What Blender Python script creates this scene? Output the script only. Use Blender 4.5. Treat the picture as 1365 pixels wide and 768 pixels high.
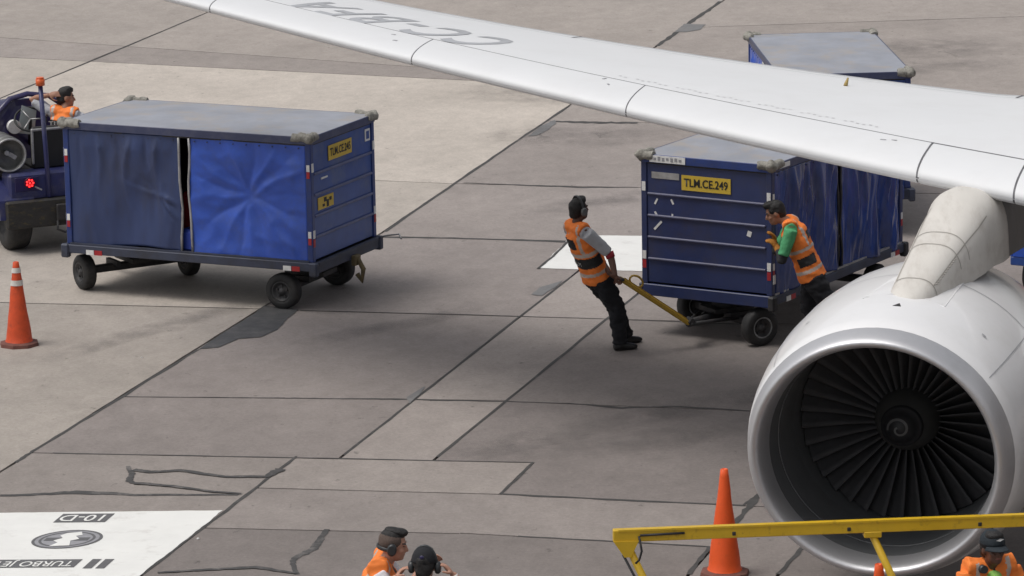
import bpy, bmesh, math, random
from mathutils import Vector, Matrix, noise, Quaternion
R = math.radians
random.seed(7)
scene = bpy.context.scene
for ob in list(bpy.data.objects):
    bpy.data.objects.remove(ob, do_unlink=True)
COL = scene.collection

# ------------------------------------------------------------------ camera
FPX, PITCH, ROLL, CAMH = 5500.0, 0.2141, -0.01804, 10.12      # focal in pixels of a 1365 px wide frame
cF = Vector((0, math.cos(PITCH), -math.sin(PITCH)))
cU0 = Vector((0, math.sin(PITCH), math.cos(PITCH)))
cR0 = Vector((1, 0, 0))
cR = cR0 * math.cos(ROLL) + cU0 * math.sin(ROLL)
cU = cU0 * math.cos(ROLL) - cR0 * math.sin(ROLL)
camd = bpy.data.cameras.new('camera')
cam = bpy.data.objects.new('camera', camd)
COL.objects.link(cam)
camd.sensor_width = 36.0
camd.lens = FPX / 1365.0 * 36.0
camd.clip_start = 0.5
camd.clip_end = 6000
M3 = Matrix((cR, cU, -cF)).transposed()
cam.matrix_world = Matrix.Translation((0, 0, CAMH)) @ M3.to_4x4()
scene.camera = cam
scene.render.resolution_x, scene.render.resolution_y = 1024, 576


def G(u, v, z=0.0):
    """place on the level z that the surveyed point (u, v) of the picture marks"""
    d = cF + cR * ((u - 682.5) / FPX) - cU * ((v - 384) / FPX)
    t = (z - CAMH) / d.z
    return Vector((0, 0, CAMH)) + d * t


# ------------------------------------------------------------------ sky and sun (bright overcast)
SUN_EL, SUN_AZ = 64.0, -105.0      # azimuth measured from +Y towards +X: light comes from the left
world = bpy.data.worlds.new('World')
scene.world = world
world.use_nodes = True
wn = world.node_tree
wn.nodes.clear()
sky = wn.nodes.new('ShaderNodeTexSky')
sky.sky_type = 'NISHITA'
sky.sun_disc = False
sky.sun_elevation = R(SUN_EL)
sky.sun_rotation = R(SUN_AZ)
sky.air_density = 1.0
sky.dust_density = 4.0
sky.ozone_density = 1.0
hs = wn.nodes.new('ShaderNodeHueSaturation')
hs.inputs['Saturation'].default_value = 0.22          # cloud cover: nearly grey sky
bgn = wn.nodes.new('ShaderNodeBackground')
bgn.inputs['Strength'].default_value = 0.12
won = wn.nodes.new('ShaderNodeOutputWorld')
wn.links.new(sky.outputs[0], hs.inputs['Color'])
wn.links.new(hs.outputs[0], bgn.inputs['Color'])
wn.links.new(bgn.outputs[0], won.inputs[0])
sd = bpy.data.lights.new('sun', 'SUN')
sd.energy = 1.45
sd.angle = R(26)
sd.color = (1.0, 0.955, 0.9)
sun = bpy.data.objects.new('sun', sd)
COL.objects.link(sun)
sdir = Vector((math.sin(R(SUN_AZ)) * math.cos(R(SUN_EL)), math.cos(R(SUN_AZ)) * math.cos(R(SUN_EL)), math.sin(R(SUN_EL))))
sun.rotation_euler = (-sdir).to_track_quat('-Z', 'Y').to_euler()
sun.location = sdir * 60
scene.view_settings.view_transform = 'Standard'
scene.view_settings.look = 'None'
scene.view_settings.exposure = 0.0
scene.view_settings.gamma = 1.0

# ------------------------------------------------------------------ materials
MATS = {}


def mat(name, col, rough=0.6, metal=0.0, vary=0.12, scale=6.0, bump=0.0, bscale=60.0, dirt=None, dirt_amt=0.0,
        dirt_scale=3.0, coat=0.0, spec=0.5, stretch=None, emit=None, dirt_lo=0.48, dirt_hi=0.7):
    """principled paint with mottled value, optional dirt of its own shape and a fine relief"""
    m = bpy.data.materials.new(name)
    m.use_nodes = True
    nt = m.node_tree
    b = nt.nodes['Principled BSDF']
    b.inputs['Roughness'].default_value = rough
    b.inputs['Metallic'].default_value = metal
    b.inputs['Specular IOR Level'].default_value = spec
    b.inputs['Coat Weight'].default_value = coat
    tc = nt.nodes.new('ShaderNodeTexCoord')
    src = tc.outputs['Object']
    if stretch:
        mp = nt.nodes.new('ShaderNodeMapping')
        mp.inputs['Scale'].default_value = stretch
        nt.links.new(src, mp.inputs[0])
        src = mp.outputs[0]
    n = nt.nodes.new('ShaderNodeTexNoise')
    n.inputs['Scale'].default_value = scale
    n.inputs['Detail'].default_value = 6
    n.inputs['Roughness'].default_value = 0.65
    nt.links.new(src, n.inputs['Vector'])
    rp = nt.nodes.new('ShaderNodeValToRGB')
    c = Vector(col[:3])
    lo, hi = c * (1 - vary), c * (1 + vary)
    rp.color_ramp.elements[0].position = 0.3
    rp.color_ramp.elements[1].position = 0.7
    rp.color_ramp.elements[0].color = (*lo, 1)
    rp.color_ramp.elements[1].color = (*hi, 1)
    nt.links.new(n.outputs['Fac'], rp.inputs['Fac'])
    out = rp.outputs['Color']
    if dirt:
        n2 = nt.nodes.new('ShaderNodeTexNoise')
        n2.inputs['Scale'].default_value = dirt_scale
        n2.inputs['Detail'].default_value = 9
        n2.inputs['Roughness'].default_value = 0.72
        nt.links.new(src, n2.inputs['Vector'])
        mr = nt.nodes.new('ShaderNodeMapRange')
        mr.inputs['From Min'].default_value = dirt_lo
        mr.inputs['From Max'].default_value = dirt_hi
        mr.inputs['To Max'].default_value = dirt_amt
        nt.links.new(n2.outputs['Fac'], mr.inputs['Value'])
        mx = nt.nodes.new('ShaderNodeMix')
        mx.data_type = 'RGBA'
        nt.links.new(mr.outputs[0], mx.inputs['Factor'])
        nt.links.new(out, mx.inputs[6])
        mx.inputs[7].default_value = (*dirt, 1)
        out = mx.outputs[2]
    nt.links.new(out, b.inputs['Base Color'])
    if bump:
        n3 = nt.nodes.new('ShaderNodeTexNoise')
        n3.inputs['Scale'].default_value = bscale
        n3.inputs['Detail'].default_value = 4
        nt.links.new(src, n3.inputs['Vector'])
        bp = nt.nodes.new('ShaderNodeBump')
        bp.inputs['Strength'].default_value = bump
        bp.inputs['Distance'].default_value = 0.01
        nt.links.new(n3.outputs['Fac'], bp.inputs['Height'])
        nt.links.new(bp.outputs[0], b.inputs['Normal'])
    if emit:
        b.inputs['Emission Color'].default_value = (*emit[0], 1)
        b.inputs['Emission Strength'].default_value = emit[1]
    MATS[name] = m
    return m


def concrete(name, base=None):
    m = bpy.data.materials.new(name)
    m.use_nodes = True
    nt = m.node_tree
    b = nt.nodes['Principled BSDF']
    b.inputs['Roughness'].default_value = 0.82
    b.inputs['Specular IOR Level'].default_value = 0.3
    N = nt.nodes.new
    L = nt.links.new
    geo = N('ShaderNodeNewGeometry')
    at = N('ShaderNodeAttribute'); at.attribute_type = 'OBJECT'; at.attribute_name = 'tone'
    aw = N('ShaderNodeAttribute'); aw.attribute_type = 'OBJECT'; aw.attribute_name = 'warm'

    def nz(scale, detail, rough, sx=1, sy=1, rot=0.0, dist=0.0):
        mp = N('ShaderNodeMapping'); mp.inputs['Scale'].default_value = (sx, sy, 1); mp.inputs['Rotation'].default_value = (0, 0, rot)
        L(geo.outputs['Position'], mp.inputs[0])
        n = N('ShaderNodeTexNoise'); n.inputs['Scale'].default_value = scale; n.inputs['Detail'].default_value = detail
        n.inputs['Roughness'].default_value = rough; n.inputs['Distortion'].default_value = dist
        L(mp.outputs[0], n.inputs['Vector'])
        return n.outputs['Fac']

    def rng(v, a, b_, c, d):
        r = N('ShaderNodeMapRange'); L(v, r.inputs['Value'])
        for k, x in zip(('From Min', 'From Max', 'To Min', 'To Max'), (a, b_, c, d)):
            r.inputs[k].default_value = x
        return r.outputs[0]

    def mul(a, b_):
        r = N('ShaderNodeMath'); r.operation = 'MULTIPLY'; L(a, r.inputs[0]); L(b_, r.inputs[1]); return r.outputs[0]

    big = rng(nz(0.30, 4, 0.55, dist=0.5), 0.3, 0.7, 0.93, 1.06)
    strk = rng(nz(0.9, 7, 0.7, 1.0, .75, R(12), 0.5), 0.3, 0.72, 0.90, 1.09)
    mid = rng(nz(3.4, 8, 0.78, 1.25, .8, R(-35), 0.3), 0.3, 0.7, 0.87, 1.11)
    fine = rng(nz(24, 7, 0.9), 0.3, 0.7, 0.78, 1.2)
    stain = rng(nz(0.85, 6, 0.66, 0.8, 1.0, R(40), 1.0), 0.60, 0.74, 1.0, 0.90)
    spot = rng(nz(8.0, 4, 0.6, 1.0, .6), 0.65, 0.74, 1.0, 0.62)
    v = mul(mul(mul(big, strk), mul(mid, fine)), mul(stain, spot))
    v = mul(v, at.outputs['Fac'])
    mx = N('ShaderNodeMix'); mx.data_type = 'RGBA'
    L(aw.outputs['Fac'], mx.inputs['Factor'])
    mx.inputs[6].default_value = (1.0, 0.885, 0.838, 1)
    mx.inputs[7].default_value = (1.0, 0.905, 0.80, 1)
    vm = N('ShaderNodeVectorMath'); vm.operation = 'SCALE'
    L(mx.outputs[2], vm.inputs[0]); L(v, vm.inputs['Scale'])
    L(vm.outputs[0], b.inputs['Base Color'])
    bp = N('ShaderNodeBump'); bp.inputs['Strength'].default_value = 0.25; bp.inputs['Distance'].default_value = 0.01
    L(nz(55, 5, 0.7), bp.inputs['Height']); L(bp.outputs[0], b.inputs['Normal'])
    MATS[name] = m
    return m


concrete('concrete')
mat('joint', (0.07, 0.066, 0.063), 0.9, bump=0.3)
mat('tar', (0.058, 0.056, 0.056), 0.75, vary=0.25, scale=9, dirt=(0.2, 0.185, 0.175), dirt_amt=0.8, dirt_scale=5, dirt_lo=.5, dirt_hi=.68)
mat('seal', (0.055, 0.053, 0.052), 0.8, vary=0.3, scale=6, dirt=(0.15, 0.14, 0.135), dirt_amt=0.7, dirt_scale=2.5, dirt_lo=.56, dirt_hi=.72)
mat('patchlight', (0.165, 0.165, 0.168), 0.85, vary=0.15, scale=5, dirt=(0.25, 0.235, 0.22), dirt_amt=0.6, dirt_scale=3)
mat('patch', (0.066, 0.067, 0.07), 0.8, vary=0.2, scale=5, bump=0.3, dirt=(0.16, 0.15, 0.145), dirt_amt=0.5, dirt_scale=3)
mat('whitepaint', (0.78, 0.78, 0.755), 0.6, vary=0.05, scale=2, dirt=(0.45, 0.42, 0.39), dirt_amt=0.6, dirt_scale=3.2, dirt_lo=.55, dirt_hi=.78)
mat('greypaint', (0.12, 0.12, 0.125), 0.65, vary=0.15, scale=20)
mat('midgreypaint', (0.30, 0.30, 0.32), 0.65, vary=0.12, scale=14)
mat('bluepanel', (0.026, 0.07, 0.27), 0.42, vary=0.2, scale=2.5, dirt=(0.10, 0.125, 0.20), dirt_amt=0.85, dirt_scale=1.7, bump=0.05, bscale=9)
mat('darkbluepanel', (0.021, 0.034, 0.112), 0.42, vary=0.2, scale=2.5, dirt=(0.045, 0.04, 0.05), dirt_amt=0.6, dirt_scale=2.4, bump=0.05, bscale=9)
mat('bluepost', (0.018, 0.042, 0.18), 0.45, vary=0.15, dirt=(0.06, 0.06, 0.08), dirt_amt=0.5, dirt_scale=7)
mat('slate', (0.042, 0.05, 0.082), 0.6, vary=0.2, dirt=(0.03, 0.028, 0.026), dirt_amt=0.7, dirt_scale=4)
mat('rooflip', (0.05, 0.06, 0.125), 0.45, vary=0.15, dirt=(0.10, 0.10, 0.12), dirt_amt=0.5, dirt_scale=6)
mat('ribdark', (0.075, 0.08, 0.15), 0.5, vary=0.2, dirt=(0.05, 0.05, 0.08), dirt_amt=0.6, dirt_scale=5)
mat('rib', (0.09, 0.105, 0.22), 0.42, vary=0.2, dirt=(0.05, 0.05, 0.08), dirt_amt=0.6, dirt_scale=5)
mat('roofgrey', (0.30, 0.315, 0.36), 0.5, vary=0.14, scale=2.6, dirt=(0.37, 0.32, 0.27), dirt_amt=0.85, dirt_scale=2.3, bump=0.08, bscale=4)
mat('tarpblue', (0.03, 0.095, 0.50), 0.33, vary=0.22, scale=2.4, dirt=(0.05, 0.08, 0.24), dirt_amt=0.6, dirt_scale=2.5, bump=0.1, bscale=14, spec=0.6)
mat('tarpold', (0.034, 0.054, 0.145), 0.4, vary=0.12, scale=2.2, dirt=(0.034, 0.034, 0.046), dirt_amt=0.8, dirt_scale=1.6, bump=0.1, bscale=12, spec=0.5, stretch=(1, 1, .3))
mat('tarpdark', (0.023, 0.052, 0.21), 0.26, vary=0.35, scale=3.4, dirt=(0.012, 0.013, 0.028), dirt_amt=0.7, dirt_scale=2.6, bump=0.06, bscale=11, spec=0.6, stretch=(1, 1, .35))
mat('foam', (0.29, 0.28, 0.25), 0.9, vary=0.3, scale=22, bump=0.9, bscale=42, dirt=(0.08, 0.075, 0.06), dirt_amt=0.8, dirt_scale=13)
mat('rubber', (0.020, 0.020, 0.021), 0.72, vary=0.25, scale=9, dirt=(0.07, 0.063, 0.056), dirt_amt=0.5, dirt_scale=6, bump=0.2, bscale=70)
mat('rim', (0.30, 0.31, 0.32), 0.4, metal=0.6, vary=0.2, dirt=(0.05, 0.045, 0.04), dirt_amt=0.8, dirt_scale=14)
mat('rimdark', (0.045, 0.045, 0.048), 0.55, metal=0.3, vary=0.3, dirt=(0.1, 0.08, 0.06), dirt_amt=0.4, dirt_scale=14)
mat('chassis', (0.022, 0.022, 0.025), 0.6, vary=0.3, dirt=(0.07, 0.058, 0.048), dirt_amt=0.6, dirt_scale=6)
mat('galv', (0.42, 0.42, 0.42), 0.45, metal=0.5, vary=0.2, scale=10, dirt=(0.16, 0.15, 0.14), dirt_amt=0.5, dirt_scale=8)
mat('plate', (0.62, 0.43, 0.045), 0.5, vary=0.1, scale=9, dirt=(0.28, 0.22, 0.07), dirt_amt=0.5, dirt_scale=9)
mat('plateworn', (0.42, 0.30, 0.10), 0.6, vary=0.3)
mat('black', (0.014, 0.014, 0.015), 0.6, vary=0.2)
mat('blackcloth', (0.013, 0.0135, 0.017), 0.9, vary=0.25, bump=0.4, bscale=25)
mat('white', (0.75, 0.75, 0.74), 0.5, vary=0.06, dirt=(0.4, 0.39, 0.36), dirt_amt=0.4, dirt_scale=20)
mat('red', (0.38, 0.02, 0.025), 0.45, vary=0.15)
mat('yellow', (0.66, 0.42, 0.02), 0.4, vary=0.08, scale=5, dirt=(0.20, 0.11, 0.02), dirt_amt=0.75, dirt_scale=11, dirt_lo=.56, dirt_hi=.74, coat=0.15)
mat('yellowworn', (0.42, 0.26, 0.025), 0.55, vary=0.25, scale=9, dirt=(0.09, 0.06, 0.03), dirt_amt=0.85, dirt_scale=9)
mat('hookbrown', (0.13, 0.10, 0.05), 0.7, vary=0.4, scale=14)
mat('aircraftwhite', (0.73, 0.74, 0.755), 0.5, vary=0.018, scale=0.9, coat=0.0, spec=.3, dirt=(0.65, 0.65, 0.65), dirt_amt=0.3, dirt_scale=1.4, stretch=(1, 1, 1))
mat('nacellewhite', (0.80, 0.80, 0.81), 0.28, vary=0.02, scale=1.2, coat=0.4, dirt=(0.66, 0.65, 0.63), dirt_amt=0.3, dirt_scale=2.2)
mat('seamgrey', (0.13, 0.13, 0.14), 0.6, vary=0.2)
mat('softseam', (0.40, 0.40, 0.42), 0.5, vary=0.1)
mat('faintseam', (0.60, 0.60, 0.61), 0.5, vary=0.15)
mat('reggrey', (0.46, 0.47, 0.50), 0.35, vary=0.05, coat=0.3)
mat('lipmetal', (0.62, 0.62, 0.64), 0.46, metal=0.75, vary=0.05, scale=3, dirt=(0.42, 0.42, 0.43), dirt_amt=0.4, dirt_scale=3)
mat('barrel', (0.13, 0.135, 0.14), 0.45, metal=0.1, vary=0.1, scale=5)
mat('fan', (0.058, 0.058, 0.062), 0.65, metal=0.1, vary=0.2, scale=6)
mat('fancase', (0.05, 0.05, 0.052), 0.5, vary=0.1)
mat('spinner', (0.07, 0.07, 0.068), 0.45, vary=0.1)
mat('spinnercap', (0.014, 0.014, 0.016), 0.5, vary=0.1)
mat('spiral', (0.11, 0.11, 0.11), 0.6)
mat('pylon', (0.63, 0.605, 0.565), 0.5, vary=0.05, scale=3, dirt=(0.42, 0.38, 0.335), dirt_amt=0.55, dirt_scale=4.0, stretch=(1.6, .5, 1))
mat('aftshade', (0.07, 0.07, 0.078), 0.5, vary=0.3, scale=4)  # rear of the pylon: dim under-wing shade put into the colour
mat('pylonseam', (0.36, 0.34, 0.31), 0.7)
mat('coneorange', (0.62, 0.075, 0.018), 0.5, vary=0.12, scale=9, dirt=(0.20, 0.04, 0.02), dirt_amt=0.7, dirt_scale=8, dirt_lo=.52, dirt_hi=.78)
mat('conebright', (0.80, 0.10, 0.015), 0.45, vary=0.08, scale=9, dirt=(0.30, 0.06, 0.02), dirt_amt=0.5, dirt_scale=9, dirt_lo=.55, dirt_hi=.8)
mat('conebase', (0.16, 0.06, 0.045), 0.75, vary=0.25, scale=9, dirt=(0.06, 0.05, 0.045), dirt_amt=0.7, dirt_scale=7)
mat('conewhite', (0.66, 0.64, 0.60), 0.5, vary=0.1, dirt=(0.4, 0.34, 0.3), dirt_amt=0.6, dirt_scale=15)
mat('tugblue', (0.03, 0.035, 0.12), 0.4, vary=0.2, scale=3, dirt=(0.11, 0.105, 0.13), dirt_amt=0.7, dirt_scale=3.5)
mat('tugpurple', (0.02, 0.016, 0.075), 0.35, vary=0.15, coat=0.2, dirt=(0.08, 0.07, 0.1), dirt_amt=0.4, dirt_scale=5)
mat('bumpersteel', (0.028, 0.027, 0.026), 0.7, vary=0.3, dirt=(0.13, 0.10, 0.03), dirt_amt=0.55, dirt_scale=13, stretch=(1, 1, 2.2), dirt_lo=.54, dirt_hi=.7)
mat('tankgrey', (0.20, 0.20, 0.195), 0.42, metal=0.4, vary=0.2, dirt=(0.08, 0.075, 0.07), dirt_amt=0.6, dirt_scale=7)
mat('redled', (0.9, 0.02, 0.02), 0.4, emit=((1.0, 0.02, 0.02), 3.5))
mat('lensdark', (0.10, 0.008, 0.03), 0.3)
mat('beacon', (0.72, 0.13, 0.03), 0.3, vary=0.1)
mat('glassgrey', (0.45, 0.50, 0.50), 0.15, vary=0.05)
mat('vest', (0.88, 0.22, 0.035), 0.72, vary=0.08, scale=9, bump=0.25, bscale=35)
mat('reflective', (0.50, 0.42, 0.37), 0.45, vary=0.1, scale=20)
mat('shirtgrey', (0.42, 0.43, 0.46), 0.85, vary=0.1, scale=9, bump=0.3, bscale=30)
mat('shirtgreen', (0.085, 0.36, 0.16), 0.85, vary=0.1, scale=9, bump=0.3, bscale=30)
mat('shirtlime', (0.24, 0.48, 0.10), 0.85, vary=0.1, scale=9, bump=0.3, bscale=30)
mat('shirtwhite', (0.72, 0.71, 0.74), 0.85, vary=0.06, scale=9, bump=0.3, bscale=30)
mat('shirtdark', (0.022, 0.022, 0.026), 0.9, vary=0.2, scale=9, bump=0.3, bscale=30)
mat('trousers', (0.010, 0.0105, 0.014), 0.92, vary=0.3, scale=8, bump=0.5, bscale=20)
mat('shoe', (0.012, 0.012, 0.013), 0.45, vary=0.3)
mat('skin', (0.33, 0.165, 0.105), 0.55, vary=0.08, scale=20)
mat('skindark', (0.115, 0.052, 0.034), 0.5, vary=0.1, scale=20)
mat('skinfair', (0.47, 0.25, 0.175), 0.55, vary=0.07, scale=20)
mat('eyedark', (0.02, 0.012, 0.01), 0.3)
mat('lips', (0.24, 0.09, 0.07), 0.5)
mat('hair', (0.010, 0.009, 0.009), 0.6, vary=0.4, scale=60, bump=0.7, bscale=120)
mat('hairshaved', (0.105, 0.075, 0.062), 0.8, vary=0.2, scale=60)
mat('headset', (0.030, 0.033, 0.036), 0.4, vary=0.2)
mat('headsetgrey', (0.12, 0.125, 0.13), 0.42, vary=0.15)
mat('glove', (0.36, 0.15, 0.02), 0.85, vary=0.15, bump=0.3)
mat('capdark', (0.012, 0.019, 0.026), 0.8, vary=0.2, bump=0.3, bscale=60)
mat('wristband', (0.30, 0.02, 0.035), 0.8)
mat('bagred', (0.28, 0.02, 0.03), 0.6)
mat('bagblue', (0.02, 0.05, 0.32), 0.6)
mat('bagpink', (0.50, 0.22, 0.25), 0.7)
mat('bagpurple', (0.05, 0.03, 0.08), 0.7)


# ------------------------------------------------------------------ mesh helpers
class MB:
    def __init__(self):
        self.v, self.f, self.mi, self.sm = [], [], [], []

    def add(self, vs, fs, mi=0, smooth=False):
        o = len(self.v)
        self.v += [Vector(p) for p in vs]
        for f in fs:
            self.f.append([i + o for i in f]); self.mi.append(mi); self.sm.append(smooth)
        return self

    def box(self, c, s, rot=None, mi=0, taper=None, bev=0.0):
        """box centre c, size s; small chamfer bev; rot = Matrix 3x3"""
        hx, hy, hz = s[0] / 2, s[1] / 2, s[2] / 2
        if bev > 0:
            b = min(bev, hx * .9, hy * .9, hz * .9)
            vs, idx = [], {}
            for sx in (-1, 1):
                for sy in (-1, 1):
                    for sz in (-1, 1):
                        for k in range(3):
                            p = [sx * hx, sy * hy, sz * hz]
                            for j in range(3):
                                if j != k:
                                    p[j] -= (sx, sy, sz)[j] * b
                            idx[(sx, sy, sz, k)] = len(vs); vs.append(Vector(p))
            fs = []
            for k in range(3):
                a_, b_ = [j for j in range(3) if j != k]
                for sg in (-1, 1):
                    q = []
                    for (p1, p2) in ((-1, -1), (1, -1), (1, 1), (-1, 1)):
                        s_ = [0, 0, 0]; s_[k] = sg; s_[a_] = p1; s_[b_] = p2
                        q.append(idx[(*s_, k)])
                    flip = (sg > 0) == (k == 1)
                    fs.append(q[::-1] if flip else q)
            for k in range(3):   # edges along axis k
                a_, b_ = [j for j in range(3) if j != k]
                for p1 in (-1, 1):
                    for p2 in (-1, 1):
                        s0 = [0, 0, 0]; s0[a_] = p1; s0[b_] = p2
                        lo = list(s0); lo[k] = -1; hi = list(s0); hi[k] = 1
                        q = [idx[(*lo, a_)], idx[(*hi, a_)], idx[(*hi, b_)], idx[(*lo, b_)]]
                        n = (vs[q[1]] - vs[q[0]]).cross(vs[q[2]] - vs[q[0]])
                        if n.dot(Vector(s0)) < 0: q = q[::-1]
                        fs.append(q)
            for sx in (-1, 1):
                for sy in (-1, 1):
                    for sz in (-1, 1):
                        q = [idx[(sx, sy, sz, k)] for k in range(3)]
                        n = (vs[q[1]] - vs[q[0]]).cross(vs[q[2]] - vs[q[0]])
                        if n.dot(Vector((sx, sy, sz))) < 0: q = q[::-1]
                        fs.append(q)
        else:
            vs = [Vector((x * hx, y * hy, z * hz)) for z in (-1, 1) for y in (-1, 1) for x in (-1, 1)]
            fs = [(0, 2, 3, 1), (4, 5, 7, 6), (0, 1, 5, 4), (2, 6, 7, 3), (0, 4, 6, 2), (1, 3, 7, 5)]
        if taper:
            for p in vs:
                if p.z > 0: p.x *= taper[0]; p.y *= taper[1]
        c = Vector(c)
        vs = [(rot @ p if rot else p) + c for p in vs]
        return self.add(vs, fs, mi)

    def tube(self, pts, rad, n=12, mi=0, smooth=True, cap=True, up=None, asp=None):
        """swept closed tube; rad list; asp = list of (side, fwd) multipliers"""
        pts = [Vector(p) for p in pts]
        if not isinstance(rad, (list, tuple)): rad = [rad] * len(pts)
        rings = []
        prev = Vector(up) if up else None
        for i, p in enumerate(pts):
            if i == 0: t = pts[1] - p
            elif i == len(pts) - 1: t = p - pts[i - 1]
            else: t = (pts[i + 1] - p).normalized() + (p - pts[i - 1]).normalized()
            t.normalize()
            if prev is None:
                prev = Vector((0, 0, 1)) if abs(t.z) < .9 else Vector((1, 0, 0))
            x = prev - t * prev.dot(t)
            if x.length < 1e-5: x = t.orthogonal()
            x.normalize(); y = t.cross(x); prev = x
            ax, ay = asp[i] if asp else (1, 1)
            rings.append([p + (x * math.cos(2 * math.pi * k / n) * ax + y * math.sin(2 * math.pi * k / n) * ay) * rad[i] for k in range(n)])
        vs = [q for r in rings for q in r]
        fs = [(i * n + k, i * n + (k + 1) % n, (i + 1) * n + (k + 1) % n, (i + 1) * n + k) for i in range(len(pts) - 1) for k in range(n)]
        self.add(vs, fs, mi, smooth)
        if cap:
            self.add(rings[0], [list(range(n))[::-1]], mi); self.add(rings[-1], [list(range(n))], mi)
        return self

    def lathe(self, prof, n=32, mi=0, axis='z', c=(0, 0, 0), smooth=True, sy=1.0, closed=False):
        """prof = [(along, radius)]"""
        c = Vector(c); vs = []
        for a, r in prof:
            for k in range(n):
                t = 2 * math.pi * k / n
                if axis == 'z': p = Vector((r * math.cos(t), r * math.sin(t), a))
                elif axis == 'x': p = Vector((a, r * math.cos(t), r * math.sin(t) * sy))
                else: p = Vector((r * math.sin(t), a, r * math.cos(t)))
                vs.append(p + c)
        m = len(prof)
        fs = [(i * n + k, i * n + (k + 1) % n, (i + 1) * n + (k + 1) % n, (i + 1) * n + k) for i in range(m - 1) for k in range(n)]
        if closed:
            fs += [((m - 1) * n + k, (m - 1) * n + (k + 1) % n, (k + 1) % n, k) for k in range(n)]
        return self.add(vs, fs, mi, smooth)

    def ell(self, c, r, rot=None, n=16, m=10, mi=0, smooth=True):
        c = Vector(c); vs = []
        for i in range(m + 1):
            ph = math.pi * i / m
            for k in range(n):
                t = 2 * math.pi * k / n
                p = Vector((r[0] * math.sin(ph) * math.cos(t), r[1] * math.sin(ph) * math.sin(t), r[2] * math.cos(ph)))
                vs.append((rot @ p if rot else p) + c)
        fs = [(i * n + k, (i + 1) * n + k, (i + 1) * n + (k + 1) % n, i * n + (k + 1) % n) for i in range(m) for k in range(n)]
        return self.add(vs, fs, mi, smooth)

    def grid(self, fn, nu, nv, mi=0, smooth=True, flip=False):
        vs = [fn(i / nu, j / nv) for j in range(nv + 1) for i in range(nu + 1)]
        w = nu + 1
        fs = [(j * w + i, j * w + i + 1, (j + 1) * w + i + 1, (j + 1) * w + i) for j in range(nv) for i in range(nu)]
        if flip: fs = [f[::-1] for f in fs]
        return self.add(vs, fs, mi, smooth)

    def mesh(self, name, mats, fix=True):
        me = bpy.data.meshes.new(name)
        me.from_pydata([tuple(p) for p in self.v], [], self.f)
        for mname in (mats if isinstance(mats, (list, tuple)) else [mats]):
            me.materials.append(MATS[mname])
        me.polygons.foreach_set('material_index', self.mi)
        me.polygons.foreach_set('use_smooth', self.sm)
        if fix:
            bm = bmesh.new(); bm.from_mesh(me)
            bmesh.ops.remove_doubles(bm, verts=bm.verts, dist=1e-5)
            bmesh.ops.recalc_face_normals(bm, faces=bm.faces)
            bm.to_mesh(me); bm.free()
        me.update()
        return me

    def build(self, name, mats, parent=None, fix=True, **kw):
        return link(name, self.mesh(name, mats, fix), parent, **kw)


def link(name, me, parent=None, loc=None, rot=None):
    o = bpy.data.objects.new(name, me)
    COL.objects.link(o)
    if parent: o.parent = parent
    if loc is not None: o.location = loc
    if rot is not None: o.rotation_euler = rot
    return o


def thing(name, label, cat, loc=(0, 0, 0), rz=0.0, group=None):
    o = link(name, None, None, loc, (0, 0, rz))
    tag(o, label, cat, group)
    return o


def tag(o, label, cat, group=None):
    o['label'] = label; o['category'] = cat
    if group: o['group'] = group
    return o


def copy_tree(o, parent=None):
    c = o.copy(); COL.objects.link(c); c.parent = parent
    for ch in list(o.children): copy_tree(ch, c)
    return c


def text_mesh(s, size=1.0, spacing=1.0, mname='black', subdiv=0, extrude=0.0, shear=0.0, ax='CENTER', bold=0.0):
    cu = bpy.data.curves.new('txt', 'FONT')
    cu.body = s; cu.size = size; cu.align_x = ax; cu.align_y = 'CENTER'; cu.space_character = spacing; cu.extrude = extrude; cu.shear = shear
    cu.resolution_u = 3; cu.offset = bold
    ob = bpy.data.objects.new('txt', cu); COL.objects.link(ob)
    bpy.context.view_layer.update()
    dg = bpy.context.evaluated_depsgraph_get()
    me = bpy.data.meshes.new_from_object(ob.evaluated_get(dg))
    bpy.data.objects.remove(ob); bpy.data.curves.remove(cu)
    me.materials.clear(); me.materials.append(MATS[mname])
    if subdiv:
        bm = bmesh.new(); bm.from_mesh(me)
        bmesh.ops.triangulate(bm, faces=bm.faces)
        for _ in range(subdiv):
            bmesh.ops.subdivide_edges(bm, edges=[e for e in bm.edges if e.calc_length() > 0.08], cuts=1)
            bmesh.ops.triangulate(bm, faces=bm.faces)
        bm.to_mesh(me); bm.free()
    return me


def fbm(p, o=4):
    return noise.fractal(Vector(p), 0.6, 2.0, o)


# ================================================================== SETTING: the apron
apron = MB().add([(-1500, -600, -.02), (1500, -600, -.02), (1500, 3000, -.02), (-1500, 3000, -.02)], [(0, 1, 2, 3)]).build('apron', 'joint', fix=False)
apron['kind'] = 'structure'


def gl(p, q):
    """ground line through two surveyed joint points -> (point, left normal)"""
    a, b = G(*p), G(*q); d = (b - a).normalized()
    return (a, Vector((-d.y, d.x, 0)))


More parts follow.
